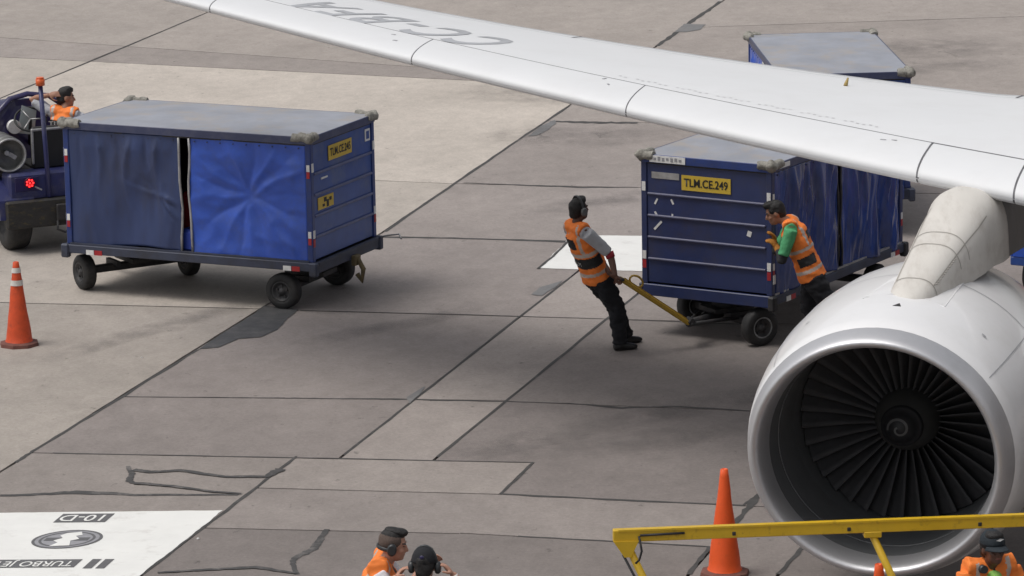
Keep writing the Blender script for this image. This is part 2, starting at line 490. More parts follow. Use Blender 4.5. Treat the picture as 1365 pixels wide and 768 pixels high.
LN = {
    'L1': gl((43.75, 601.9), (512.5, 308)), 'L1b': gl((512.5, 308), (920, 31)), 'L0': gl((0, 131.3), (271.5, 18.7)), 'L2': gl((458, 606.8), (760.9, 369.3)),
    'L3': gl((583, 609.5), (848.8, 392.7)), 'L4': gl((188.4, 767), (395.7, 608.5)), 'L6a': gl((918, 766), (1013, 659)),
    'L6b': gl((1037.8, 766), (1071, 729)), 'L7': gl((666.8, 658.9), (710.8, 616.7)),
    'B1': gl((60, 604), (710, 616.7)), 'B2l': gl((440, 238), (606, 245)), 'B2': gl((606, 245), (850, 250)), 'B3': gl((506, 315.6), (750, 321.9)),
    'B4l': gl((0, 403.4), (353, 412)), 'B4': gl((399, 414), (798, 425)), 'B5': gl((166, 529), (600, 533)), 'B5r': gl((675, 535), (1000, 548)),
    'B6': gl((348.5, 650.7), (667, 659)), 'B6r': gl((666.8, 658.9), (999, 674.7)), 'B7': gl((276, 704), (640, 712)), 'B7r': gl((600, 710), (946, 729)),
    'T0': gl((0, 76), (340, 93)), 'T1': gl((943, 36), (1365, 22)), 'T2': gl((740, 161.5), (850, 163.5)), 'T3': gl((0, 50), (340, 74)),
}
BIG = [Vector((-90, 12, 0)), Vector((90, 12, 0)), Vector((90, 150, 0)), Vector((-90, 150, 0))]


def clip(poly, line, side, gap):
    p0, n = line; out = []
    dist = lambda p: side * (p - p0).dot(n) - gap
    for i, p in enumerate(poly):
        q = poly[(i + 1) % len(poly)]; dp, dq = dist(p), dist(q)
        if dp >= 0: out.append(p)
        if (dp >= 0) != (dq >= 0): out.append(p + (q - p) * (dp / (dp - dq)))
    return out


GAP = 0.016


def slab(tone, warm, *pieces):
    mb = MB()
    for pc in pieces:
        poly = BIG
        for it in pc:
            poly = clip(poly, LN[it[0]], it[1], GAP if len(it) < 3 else it[2])
            if len(poly) < 3: return
        pp = []
        for i, p in enumerate(poly):
            q = poly[(i + 1) % len(poly)]; k = max(1, min(160, int((q - p).length / .22)))
            t = (q - p).normalized(); nn = Vector((-t.y, t.x, 0))
            for j in range(k):
                w = p.lerp(q, j / k)
                if j: w = w + nn * (.005 * noise.noise(w * 1.3) + .010 * max(0, noise.noise(w * 4.1 + Vector((3, 1, 0)))))
                pp.append(w)
        if len(pc[-1]) < 3 and all(len(it) < 3 for it in pc): poly = pp
        n = len(poly)
        mb.add([(p.x, p.y, 0) for p in poly] + [(p.x, p.y, -.045) for p in poly],
               [list(range(n))] + [(i, i + n, (i + 1) % n + n, (i + 1) % n) for i in range(n)])
    o = mb.build('slab', 'concrete', apron)
    o['tone'] = tone; o['warm'] = warm
    return o


# sides: for A lines (running away) +1 = left of them; for B lines (running right) +1 = beyond them
UL, UM, UR = ('L1', 1), ('L1b', 1), ('L1', -1)
# left of the long joint L1
slab(.43, .9, [('L0', 1), ('T0', -1)]); slab(.33, .3, [('L0', 1), ('T0', 1), ('T3', -1)]); slab(.36, .55, [('L0', 1), ('T3', 1)])
slab(.50, .85, [UL, UM, ('L0', -1), ('T0', -1), ('B2l', 1)])
slab(.43, .85, [UL, UM, ('L0', -1), ('B2l', -1), ('B4l', 1)])
slab(.345, .8, [UL, UM, ('L0', -1), ('B4l', -1)])
slab(.30, .3, [UL, UM, ('L0', -1), ('T0', 1), ('T3', -1)]); slab(.36, .5, [UL, UM, ('L0', -1), ('T3', 1)])
# right of L1, beyond B3
RB = ('L1b', -1)
slab(.36, .4, [RB, ('T1', 1)]); slab(.33, .35, [RB, ('T1', -1), ('T2', 1)]); slab(.30, .2, [RB, ('T2', -1), ('B2', 1)])
slab(.305, .2, [RB, ('B2', -1), ('B3', 1)])
# between B3 and B1
slab(.285, .1, [UR, ('B3', -1), ('B4', 1), ('L2', 1)]); slab(.265, .1, [UR, ('B4', -1), ('B5', 1), ('L2', 1)]); slab(.25, .1, [UR, ('B5', -1), ('B1', 1), ('L2', 1)])
slab(.355, .3, [('L2', -1), ('L3', 1), ('B3', -1), ('B4', 1)]); slab(.33, .3, [('L2', -1), ('L3', 1), ('B4', -1), ('B5', 1)]); slab(.32, .3, [('L2', -1), ('L3', 1), ('B5', -1), ('B1', 1)])
slab(.265, .15, [('L3', -1), ('B3', -1), ('B4', 1)]); slab(.235, .1, [('L3', -1), ('B4', -1), ('B5r', 1)])
slab(.225, .0, [('L3', -1), ('B5r', -1), ('B1', 1, 0)], [('B1', -1, 0), ('L7', -1), ('B6r', 1)])
# nearer than B1
slab(.275, .35, [UR, ('L4', 1), ('B1', -1)]); slab(.31, .35, [('L4', -1), ('L7', 1), ('B1', -1), ('B6', 1)])
slab(.275, .2, [('L4', -1), ('B6', -1), ('B7', 1), ('L7', 1, 0)], [('L7', -1, 0), ('B6r', -1), ('B7r', 1), ('L6a', 1)])
slab(.205, .1, [('L4', -1), ('B7', -1), ('L7', 1, 0)], [('L7', -1, 0), ('B7r', -1), ('L6a', 1)])
slab(.235, .1, [('L6a', -1), ('L6b', 1), ('B6r', -1)]); slab(.195, .1, [('L6b', -1), ('B6r', -1)])


def ribbon(name, pts, w, m, z=0.004, jit=0.16, sub=6):
    """hand-poured strip following surveyed points; pts = [(u, v)], w = width or widths in metres"""
    P = [G(*p) for p in pts]
    if not isinstance(w, (list, tuple)): w = [w] * len(P)
    if name == 'sealed_crack': w = [x * .8 for x in w]
    q, ww = [], []
    for i in range(len(P) - 1):
        for k in range(sub):
            t = k / sub
            q.append(P[i].lerp(P[i + 1], t)); ww.append(w[i] * (1 - t) + w[i + 1] * t)
    q.append(P[-1]); ww.append(w[-1])
    vs = []
    for i, p in enumerate(q):
        t = (q[min(i + 1, len(q) - 1)] - q[max(i - 1, 0)]).normalized()
        nrm = Vector((-t.y, t.x, 0))
        a = ww[i] / 2 * (1 + random.uniform(-jit, jit)); b = ww[i] / 2 * (1 + random.uniform(-jit, jit))
        off = nrm * random.uniform(-.12, .12) * ww[i]
        vs += [p + nrm * a + off + Vector((0, 0, z)), p - nrm * b + off + Vector((0, 0, z))]
    fs = [(2 * i, 2 * i + 1, 2 * i + 3, 2 * i + 2) for i in range(len(q) - 1)]
    return MB().add(vs, fs).build(name, m, apron)


def patch(name, pts, m, z=0.006):
    P = [G(*p) for p in pts]; q = []
    for i, p in enumerate(P):
        e = P[(i + 1) % len(P)]; k = max(1, int((e - p).length / .05)); t = (e - p).normalized(); nn = Vector((-t.y, t.x, 0))
        for j in range(k):
            w = p.lerp(e, j / k); q.append(w + nn * (.010 * noise.noise(w * 9) + .012 * noise.noise(w * 3)))
    return MB().add([(p.x, p.y, z) for p in q], [list(range(len(q)))]).build(name, m, apron)


ribbon('sealed_crack', [(0, 661), (60, 659), (100, 656.5), (180, 660), (318, 660)], [.09, .1, .16, .09, .05], 'tar')
ribbon('sealed_crack', [(178, 627), (200, 630), (240, 628), (300, 636), (355, 636), (375, 626)], [.12, .1, .1, .09, .1, .14], 'tar', z=.008)
ribbon('sealed_crack', [(170, 622), (176, 632), (172, 642), (182, 646)], [.05, .07, .08, .06], 'tar', z=.006)
ribbon('sealed_crack', [(180, 645), (230, 649), (280, 656), (322, 659)], [.09, .08, .07, .04], 'tar', z=.01)
ribbon('sealed_crack', [(436, 706), (425, 722), (418, 732), (392, 745), (390, 752), (396, 766)], [.06, .09, .11, .08, .06, .07], 'tar')
ribbon('sealed_crack', [(210, 764), (280, 760), (340, 757), (395, 765)], [.05, .07, .1, .05], 'tar', z=.008)
# sealant lying over the joints
for pts, w in (([(0, 131.3), (140, 74), (271.5, 18.7)], .06), ([(20, 617), (43.75, 601.9), (150, 537), (264, 466)], .07), ([(512.5, 309), (606, 245), (680, 194.5), (759, 141)], .07),
               ([(458, 606.8), (560, 527), (660, 448), (761, 369.3)], .05), ([(583, 609.5), (716, 501), (848.8, 392.7)], .06), ([(188.4, 767), (300, 682), (395.7, 608.5)], .06),
               ([(70, 604.2), (390, 610.4), (711, 616.7)], .05), ([(711, 616.7), (667, 658.9)], .06), ([(667, 659), (830, 667), (990, 674), (1013, 659)], .08),
               ([(380, 531), (470, 531.8), (540, 532.5), (675, 535.5), (760, 538), (830, 544), (900, 542), (1000, 548)], [.06, .06, .09, .05, .05, .1, .06, .06]),
               ([(168, 529.1), (280, 530), (380, 531)], .05), ([(506, 315.6), (620, 318), (750, 322), (853, 323)], [.16, .1, .16, .16]),
               ([(618, 244), (720, 248), (780, 250), (850, 250)], [.05, .12, .14, .06]), ([(740, 162), (800, 164), (850, 164)], [.2, .26, .2]),
               ([(399, 414), (600, 419), (798, 425), (1000, 433)], .04), ([(0, 403.4), (353, 412)], .03), ([(876.5, 61.5), (905, 41), (935, 20), (961, 2)], [.1, .16, .14, .12]),
               ([(946, 729), (918, 766)], .07), ([(1071, 729), (1038, 766)], .08), ([(690, 715), (800, 721), (946, 729)], .05), ([(1013, 659), (995, 680), (960, 720)], [.12, .1, .07])):
    ribbon('joint_seal', pts, [x * .6 for x in w] if isinstance(w, list) else w * .6, 'seal', z=.0025 + random.random() * .001, sub=7, jit=.45)
patch('asphalt_patch', [(265, 466), (297, 444), (331, 424), (352, 408), (398, 413), (382, 427), (370, 440), (347, 450), (318, 452), (305, 458), (291, 464)], 'patch')
patch('asphalt_patch', [(899, 43), (912, 32), (940, 33), (934, 40), (915, 43)], 'patchlight')
patch('asphalt_patch', [(704, 182), (722, 168), (740, 160), (741, 165), (730, 174), (716, 181)], 'patchlight')
patch('asphalt_patch', [(541, 531), (552, 524), (566, 516), (562, 524), (552, 533), (546, 539)], 'patchlight', z=.007)
patch('asphalt_patch', [(708, 393), (722, 383), (752, 374), (740, 383), (722, 395)], 'patchlight')
# dark tyre smears of rubber on the slabs
mat('smear', (0.14, 0.13, 0.128), 0.8, vary=0.12, scale=1.5)
sm = MATS['smear']; nt_ = sm.node_tree; bs_ = nt_.nodes['Principled BSDF']
tc_ = nt_.nodes.new('ShaderNodeNewGeometry'); n_ = nt_.nodes.new('ShaderNodeTexNoise'); n_.inputs['Scale'].default_value = 2.2; n_.inputs['Detail'].default_value = 8; n_.inputs['Roughness'].default_value = .7
nt_.links.new(tc_.outputs['Position'], n_.inputs['Vector'])
uvn = nt_.nodes.new('ShaderNodeAttribute'); uvn.attribute_name = 'edge'
mr_ = nt_.nodes.new('ShaderNodeMath'); mr_.operation = 'MULTIPLY'
r_ = nt_.nodes.new('ShaderNodeMapRange'); r_.inputs['From Min'].default_value = .35; r_.inputs['From Max'].default_value = .75; r_.inputs['To Max'].default_value = .42
nt_.links.new(n_.outputs['Fac'], r_.inputs['Value']); nt_.links.new(r_.outputs[0], mr_.inputs[0]); nt_.links.new(uvn.outputs['Fac'], mr_.inputs[1])
nt_.links.new(mr_.outputs[0], bs_.inputs['Alpha'])


def smear(pts, w, z=.012):
    P = [G(*p) for p in pts]; q = []
    for i in range(len(P) - 1):
        q += [P[i].lerp(P[i + 1], k / 8) for k in range(8)]
    q.append(P[-1]); vs, ed = [], []
    for i, p in enumerate(q):
        t = (q[min(i + 1, len(q) - 1)] - q[max(i - 1, 0)]).normalized(); nr = Vector((-t.y, t.x, 0))
        e = min(1, i / 5, (len(q) - 1 - i) / 5)
        for k in range(7):
            f = (k - 3) / 3
            vs.append(p + nr * f * w / 2 + Vector((0, 0, z))); ed.append(e * (1 - abs(f) ** 2))
    fs = [(i * 7 + k, i * 7 + k + 1, i * 7 + k + 8, i * 7 + k + 7) for i in range(len(q) - 1) for k in range(6)]
    o = MB().add(vs, fs).build('tyre_smear', 'smear', apron, fix=False)
    at = o.data.attributes.new('edge', 'FLOAT', 'POINT'); at.data.foreach_set('value', ed)


smear([(640, 598), (740, 580), (860, 558), (1000, 528), (1100, 500)], .7)
smear([(600, 606), (700, 600), (860, 590), (1000, 560)], .9, z=.014)
smear([(40, 490), (160, 452), (260, 425), (360, 395)], .5)
smear([(640, 192), (720, 178), (800, 186), (900, 170)], 1.4, z=.012)
smear([(960, 100), (1100, 82), (1240, 64), (1365, 60)], 2.4, z=.012)
smear([(1100, 110), (1240, 90), (1365, 84)], 1.2, z=.014)
smear([(700, 290), (780, 272), (850, 262), (950, 250)], .8, z=.012)
smear([(600, 120), (720, 128), (850, 132), (980, 140)], 1.6, z=.014)
smear([(400, 462), (470, 445), (560, 430), (660, 400)], .5, z=.014)

# white painted stand markings
AX = Vector((0.2828, 0.9592, 0)); BX = Vector((0.9592, -0.2828, 0))
wp1 = patch('painted_marking', [(-330, 688), (297, 681), (186, 768), (120, 820), (-520, 830)], 'whitepaint', z=.005)
wp2 = patch('painted_marking', [(719, 358), (763, 314), (900, 315.5), (1030, 317), (1000, 365), (853, 362)], 'whitepaint', z=.005)
ribbon('joint_seal', [(717, 359), (741, 339), (765, 314)], .035, 'seal', z=.009)


def para(cuv, x0, x1, y0, y1, m, z, xdir, ydir, parent=wp1, name='painted_bar'):
    c = G(*cuv); P = [c + xdir * x + ydir * y for x, y in ((x0, y0), (x1, y0), (x1, y1), (x0, y1))]
    return MB().add([(p.x, p.y, z) for p in P], [(0, 1, 2, 3)]).build(name, m, parent)


# local frame of the marking: text reads from the far side (x to picture-left, top towards us)
d_ = (G(150, 686.5) - G(87, 687)); BXm = d_.normalized()
AXm = (G(87, 687) - G(75, 697)).normalized()


def gtext(s, cuv, size, z, m='whitepaint', sx=1.0, ax='CENTER'):
    me = text_mesh(s, size, 1.0, m, bold=size * .008, ax=ax)
    c = G(*cuv)
    for v in me.vertices:
        p = c - BXm * v.co.x * sx - AXm * v.co.y
        v.co = (p.x, p.y, z)
    me.flip_normals()
    return link('painted_lettering', me, wp1)


para((112, 691.5), -.24, .24, -.15, .15, 'greypaint', .008, BXm, AXm)
gtext('10-D', (112, 691.5), .30, .011, sx=.72)
para((20, 752.5), -.95, .565, -.13, .13, 'greypaint', .008, BXm, AXm)
gtext('TURBO JET', (98, 752.5), .235, .011, sx=.62, ax='LEFT')
para((122, 752.5), -.035, .045, -.15, .15, 'greypaint', .008, BXm, AXm)
para((139, 752.5), -.035, .045, -.15, .15, 'greypaint', .008, BXm, AXm)
ec = G(89.5, 720)


def disc(r0, r1, m, z, n=40):
    mb = MB()
    ring = lambda r: [ec + BXm * (r * math.cos(2 * math.pi * k / n)) + AXm * (r * math.sin(2 * math.pi * k / n)) + Vector((0, 0, z)) for k in range(n)]
    if r0 == 0: mb.add(ring(r1), [list(range(n))])
    else: mb.add(ring(r0) + ring(r1), [(k, (k + 1) % n, (k + 1) % n + n, k + n) for k in range(n)])
    return mb.build('painted_emblem', m, wp1)


disc(0, .31, 'midgreypaint', .008); disc(.225, .25, 'greypaint', .0095); disc(.285, .312, 'greypaint', .0095)
para((89.5, 720), -.2, .2, -.05, .05, 'greypaint', .0105, BXm, AXm, name='painted_emblem')
mbE = MB()
zz = [(-.06, .2), (.06, .24), (.10, .13), (.05, .10), (.11, 0), (.05, -.06), (.09, -.22), (-.09, -.24), (-.05, -.12), (-.11, -.05), (-.05, .03), (-.10, .12)]
mbE.add([ec + BXm * x + AXm * y + Vector((0, 0, .0115)) for x, y in zz], [list(range(len(zz)))])
mbE.build('painted_emblem', 'whitepaint', wp1)
# scattered flecks of litter lying on the slabs
for (u, v) in ((189, 477), (264, 719), (1025, 512)):
    p = G(u, v); r = .016
    tag(MB().add([(p.x + r * math.cos(k * 1.05) * random.uniform(.6, 1), p.y + r * math.sin(k * 1.05) * random.uniform(.6, 1), .006 + .008 * random.random()) for k in range(6)] +
                 [(p.x + r * .8 * math.cos(k * 1.05), p.y + r * .8 * math.sin(k * 1.05), 0.0) for k in range(6)],
                 [list(range(6)), list(range(11, 5, -1))] + [(k, k + 6, (k + 1) % 6 + 6, (k + 1) % 6) for k in range(6)]).build('litter_scrap', 'white'),
        'tiny white scrap of litter lying on the concrete', 'litter', 'scraps of litter on the concrete')

# ================================================================== AIRLINER
PSI, PSE, PSP = R(17), R(16.5), R(22)
av = Vector((math.sin(PSI), math.cos(PSI), 0)); ov = Vector((-math.cos(PSI), math.sin(PSI), 0))
WB = G(1290, 255, 3.3)
plane = thing('airliner', 'white airliner with its wing and open-mouthed engine over the apron', 'airliner', (WB.x, WB.y, 0))
TANL = math.tan(R(27.5))


def w_le(s): return s * TANL
def w_te(s): return 4.6 + .3 * s if s > .6 else 4.78 + .02 * (s - .6)
def w_zle(s): return 3.325 + .055 * s + (.0025 * s * s if s > 0 else 0)
def w_zte(s): return 3.31 + .02 * s + (.005 * s * s if s > 0 else 0)


def yt(x): return 5 * (.2969 * math.sqrt(max(x, 0)) - .126 * x - .3516 * x * x + .2843 * x ** 3 - .1015 * x ** 4)


def wpt(s, x, up=True, lift=0.0):
    """point of the wing skin in the airliner's frame; x = chord fraction"""
    le, te = w_le(s), w_te(s); c = te - le
    tk = .088 if s < 1 else .088 - .0012 * (s - 1)
    z = w_zle(s) * (1 - x) + w_zte(s) * x
    z += c * tk * (yt(x) * (.98 if up else -.72)) + (.006 + lift if up else -.006 - lift)
    p = ov * s + av * (le + x * c)
    return Vector((p.x, p.y, z))


XS = [0, .002, .006, .013, .025, .04, .06, .09, .13, .17, .22, .3, .4, .5, .6, .7, .8, .88, .94, 1]
SS = [-4.6, -3.5, -2.5, -1.5, -.8, 0, .6, 1.5, 2.5, 3.6, 4.8, 6, 7.2, 8.4, 9.6, 10.6, 11.1]
mb = MB()
for up in (True, False):
    mb.add([wpt(s, x, up) for s in SS for x in XS], [(i * len(XS) + k, i * len(XS) + k + 1, (i + 1) * len(XS) + k + 1, (i + 1) * len(XS) + k) for i in range(len(SS) - 1) for k in range(len(XS) - 1)], 0, True)
tip = [wpt(11.1, x, True) for x in XS] + [wpt(11.1, x, False) for x in XS[::-1]]
mb.add(tip, [list(range(len(tip)))])
te_ = [wpt(s, 1, True) for s in SS] + [wpt(s, 1, False) for s in SS[::-1]]
nS = len(SS)
mb.add(te_, [(i, i + 1, 2 * nS - 2 - i, 2 * nS - 1 - i) for i in range(nS - 1)])
wing = mb.build('wing', 'aircraftwhite', plane)


def slat(s0, s1, ch=.70):
    mb = MB(); n = 14; pr = []
    for k in range(-4, 13):
        pr.append(k)
    def xf(s, k):
        c = w_te(s) - w_le(s); cs = ch / c
        return (abs(k) / 12) ** 2 * cs
    g = []
    for i in range(n + 1):
        s = s0 + (s1 - s0) * i / n
        g.append([wpt(s, xf(s, k), k >= 0, .006) for k in pr])
    m = len(pr)
    mb.add([p for r in g for p in r], [(i * m + k, i * m + k + 1, (i + 1) * m + k + 1, (i + 1) * m + k) for i in range(n) for k in range(m - 1)], 0, True)
    # trailing lip and end lips turned down onto the skin
    lo = [wpt(s0 + (s1 - s0) * i / n, xf(s0 + (s1 - s0) * i / n, 12), True, -.004) for i in range(n + 1)]
    mb.add([g[i][-1] for i in range(n + 1)] + lo, [(i, i + 1, i + n + 2, i + n + 1) for i in range(n)])
    for i, s in ((0, s0), (n, s1)):
        lo = [wpt(s, xf(s, k), k >= 0, -.004) for k in pr]
        mb.add(g[i] + lo, [(k, k + 1, k + 1 + m, k + m) for k in range(m - 1)])
    return mb.build('slat', 'aircraftwhite', wing, fix=False)


JO = [.50, 3.56, 6.08, 8.69, 10.9]
for i in range(4): slat(JO[i] + .007, JO[i + 1] - .007)
slat(-4.4, -.45)


def wstrip(name, f, s0, s1, w, m, lift=.003, n=30):
    mb = MB(); a = []
    for i in range(n + 1):
        s = s0 + (s1 - s0) * i / n; c = w_te(s) - w_le(s); x = f(s)
        a += [wpt(s, (x - w / 2) / c, True, lift), wpt(s, (x + w / 2) / c, True, lift)]
    mb.add(a, [(2 * i, 2 * i + 1, 2 * i + 3, 2 * i + 2) for i in range(n)])
    return mb.build(name, m, wing)


wstrip('slat_gap', lambda s: .717, -4.4, 10.9, .032, 'seamgrey')
for s in JO + [-.44]:
    a = []
    for k in range(-3, 13):
        c = w_te(s) - w_le(s); x = (abs(k) / 12) ** 2 * .70 / c
        a += [wpt(s - .009, x, k >= 0, .002), wpt(s + .009, x, k >= 0, .002)]
    MB().add(a, [(2 * i, 2 * i + 1, 2 * i + 3, 2 * i + 2) for i in range(15)]).build('slat_joint', 'seamgrey', wing)
wstrip('flap_seam', lambda s: (w_te(s) - w_le(s)) - .40 + .012 * max(s, 0), -4.4, 10.5, .013, 'softseam')
wstrip('flap_seam', lambda s: (w_te(s) - w_le(s)) - .13, -4.4, 10.5, .010, 'softseam')
for s0_ in (.35, 5.2):
    a = []
    for k in range(6):
        c = w_te(s0_) - w_le(s0_)
        a += [wpt(s0_ - .012, 1 - .38 / c * (1 - k / 5), True, .004), wpt(s0_ + .012, 1 - .38 / c * (1 - k / 5), True, .004)]
    MB().add(a, [(2 * i, 2 * i + 1, 2 * i + 3, 2 * i + 2) for i in range(5)]).build('flap_joint', 'seamgrey', wing)
# fairing between the two slats above the pylon
mb = MB(); g = []
for i in range(15):
    s = -.43 + .91 * i / 14; c = w_te(s) - w_le(s)
    g += [wpt(s, (abs(k) / 12) ** 2 * .69 / c, k >= 0, .006) for k in range(-4, 13)]
mb.add(g, [(i * 17 + k, i * 17 + k + 1, (i + 1) * 17 + k + 1, (i + 1) * 17 + k) for i in range(14) for k in range(16)], 0, True)
mb.build('leading_edge_fairing', 'aircraftwhite', wing)
# registration lettering, aligned with the leading edge, read from behind the wing
e_ = (ov + av * TANL * .93).normalized(); f_ = Vector((e_.y, -e_.x, 0))
if f_.dot(av) > 0: f_ = -f_             # towards the leading edge
me = text_mesh('CC-BFA', .84, 1.20, 'reggrey', subdiv=3, ax='LEFT', bold=.014)
o0 = G(670, 50, 3.86) - Vector((WB.x, WB.y, 0)); o0.z = 0
for v in me.vertices:
    p = o0 + e_ * v.co.x * .84 + f_ * v.co.y * 1.38
    s = p.dot(ov); x = (p.dot(av) - w_le(s)) / (w_te(s) - w_le(s))
    v.co = wpt(s, x, True, .004)
link('registration_lettering', me, wing)
# yellow escape rope bracket
p_ = wpt(1.95, .72)
MB().tube([p_, p_ + Vector((.012, .02, .03)), p_ + Vector((.03, .05, .07))], [.022, .018, .008], 8).build('rope_bracket', 'plateworn', wing)
for i in range(44):      # dashed no-step line along the slat edge
    s_ = 1.1 + i * .065; c = w_te(s_) - w_le(s_)
    if i % 7 != 6: MB().add([wpt(s_ + dx, (.90 + .02 * math.sin(i * 1.9) + dy) / c, True, .003) for dx, dy in ((0, 0), (.03, 0), (.03, .03), (0, .03))], [(0, 1, 2, 3)]).build('walkway_dash', 'faintseam', wing)
# small fasteners and rub marks near the slat ends
for s, x in ((.85, .55), (.95, .5), (3.9, .45), (4.0, .62), (6.4, .3), (6.5, .5)):
    c = w_te(s) - w_le(s); p = wpt(s, x / c, True, .009)
    MB().box(p, (.05, .02, .004), Matrix.Rotation(random.uniform(0, 3), 3, 'Z')).build('fastener', 'softseam', wing)

# fuselage, mostly outside the frame; carries the wing
FC = -5.75 - .1
mb = MB(); prof = [(-14.2, .05), (-14.0, .45), (-13.4, .95), (-12.4, 1.45), (-11, 1.8), (-9.5, 1.97), (-6, 1.98), (0, 1.98), (6, 1.98), (11, 1.95), (15, 1.5), (19, .8), (21, .3)]
vs = []; n = 36
for x, r in prof:
    for k in range(n):
        t = 2 * math.pi * k / n
        p = ov * (FC + r * math.cos(t)) + av * (x + 1.5)
        vs.append((p.x, p.y, 3.75 + r * math.sin(t) * 1.03 - (.35 * (1 - r / 1.98) if x < 0 else -.9 * (1 - r / 1.98))))
mb.add(vs, [(i * n + k, i * n + (k + 1) % n, (i + 1) * n + (k + 1) % n, (i + 1) * n + k) for i in range(len(prof) - 1) for k in range(n)], 0, True)
fus = mb.build('fuselage', 'aircraftwhite', plane)
for i in range(26):
    p = ov * (FC + 1.985) + av * (-8 + i * .53 + 1.5)
    MB().box((p.x, p.y, 4.2), (.02, .24, .34), Matrix.Rotation(-PSI, 3, 'Z'), bev=.008).build('cabin_window', 'black', fus)
# nose gear and main gear legs stand the airliner on the apron
for aft, out, w in ((-9.6, FC, .0), (5.2, FC + 3.75, .0), (5.2, FC - 3.75, 0)):
    b0 = ov * out + av * aft
    mbg = MB().tube([(b0.x, b0.y, .45), (b0.x, b0.y, 2.6 if aft > 0 else 2.2)], .11, 12)
    gear = mbg.build('landing_gear_leg', 'galv', plane)
    for sg in (-1, 1):
        c = b0 + ov * sg * .36
        rr = .57 if aft > 0 else .38
        mbw = MB(); rot = Matrix.Rotation(PSI, 3, 'Z').inverted()
        prof = [(-.17, rr * .5), (-.19, rr * .85), (-.12, rr), (.12, rr), (.19, rr * .85), (.17, rr * .5)]
        mbw.lathe(prof, 24, axis='x'); mbw.add([], [])
        mbw.v = [rot @ p + Vector((c.x, c.y, rr)) for p in mbw.v]
        mbw.build('wheel', 'rubber', gear)

# ---- engine
LIP = G(1166, 613, 1.6)
pa = Vector((math.sin(PSP), math.cos(PSP), 0)); po = Vector((-math.cos(PSP), math.sin(PSP), 0))
ea = Vector((math.sin(PSE), math.cos(PSE), 0)); eo = Vector((-math.cos(PSE), math.sin(PSE), 0))
EL = Vector((LIP.x - WB.x, LIP.y - WB.y, 1.6))
SCARF = math.tan(R(6)); ZS = .965


def epos(x, r, t, scarf=True):
    """x aft of the inlet plane, r radius, t angle from outboard"""
    zz_ = r * math.sin(t) * ZS
    k = max(0, 1 - x / 1.1)
    return EL + ea * (x - (zz_ * SCARF * k if scarf else 0)) + eo * (r * math.cos(t)) + Vector((0, 0, zz_))


def erev(name, prof, m, parent, n=72, t0=0.0, t1=2 * math.pi, scarf=True):
    full = abs(t1 - t0 - 2 * math.pi) < 1e-6
    cnt = n if full else n + 1
    vs = [epos(x, r, t0 + (t1 - t0) * k / n, scarf) for x, r in prof for k in range(cnt)]
    fs = [(i * cnt + k, i * cnt + (k + 1) % cnt, (i + 1) * cnt + (k + 1) % cnt, (i + 1) * cnt + k) for i in range(len(prof) - 1) for k in range(n)]
    return MB().add(vs, fs, 0, True).build(name, m, parent)


CP = [(.235, 1.112), (.4, 1.148), (.6, 1.180), (.9, 1.213), (1.3, 1.235), (1.8, 1.235), (2.3, 1.2), (2.8, 1.13), (3.3, 1.03)]
eng = erev('engine_cowl', [(.225, 1.10), (.235, 1.112), (.4, 1.148), (.6, 1.180), (.9, 1.213), (1.3, 1.235), (1.8, 1.235), (2.3, 1.2), (2.8, 1.13), (3.3, 1.03), (3.45, .99), (3.4, .93), (2.9, .9)], 'nacellewhite', plane)
erev('inlet_lip', [(.222, 1.109), (.2, 1.104), (.12, 1.085), (.06, 1.065), (.02, 1.045), (0, 1.022), (.012, 1.0), (.045, .980), (.1, .963), (.2, .950), (.30, .943)], 'lipmetal', eng)
erev('inlet_barrel', [(.30, .944), (.45, .942), (.6, .938)], 'barrel', eng)
erev('inlet_barrel', [(.61, .9385), (.9, .932), (1.16, .926)], 'barrel', eng)
erev('fan_liner', [(1.165, .932), (1.2, .926), (1.46, .922)], 'barrel', eng)
erev('fan_case', [(1.46, .928), (1.6, .922), (1.9, .92), (1.92, .2)], 'fancase', eng)
erev('barrel_ring', [(.595, .936), (.60, .930), (.615, .930), (.62, .936)], 'barrel', eng)
erev('cowl_seam', [(1.62, 1.2395), (1.632, 1.2395)], 'softseam', eng)
erev('spinner', [(1.14, .172), (1.19, .205), (1.26, .24), (1.34, .268), (1.40, .28), (1.55, .28)], 'spinner', eng, 40)
erev('spinner_cap', [(1.00, .004), (1.008, .03), (1.035, .085), (1.07, .125), (1.12, .166), (1.122, .176), (1.16, .184)], 'spinnercap', eng, 40)
# white spiral painted on the spinner cap
vs = []
for k in range(41):
    f = k / 40; t = R(60) - f * R(430); r = .018 + .085 * f; x = .60 + (r - .03) * 1.65 - .006
    for dr in (-.010, .010):
        rr = max(.004, r + dr); xx = next((x0 + (x1 - x0) * (rr - r0) / (r1 - r0) for (x0, r0), (x1, r1) in (((1.00, .004), (1.008, .03)), ((1.008, .03), (1.035, .085)), ((1.035, .085), (1.07, .125)), ((1.07, .125), (1.12, .166))) if r0 <= rr <= r1)) - .008
        vs.append(epos(xx, rr, t))
MB().add(vs, [(2 * i, 2 * i + 1, 2 * i + 3, 2 * i + 2) for i in range(40)]).build('spiral_mark', 'spiral', eng)
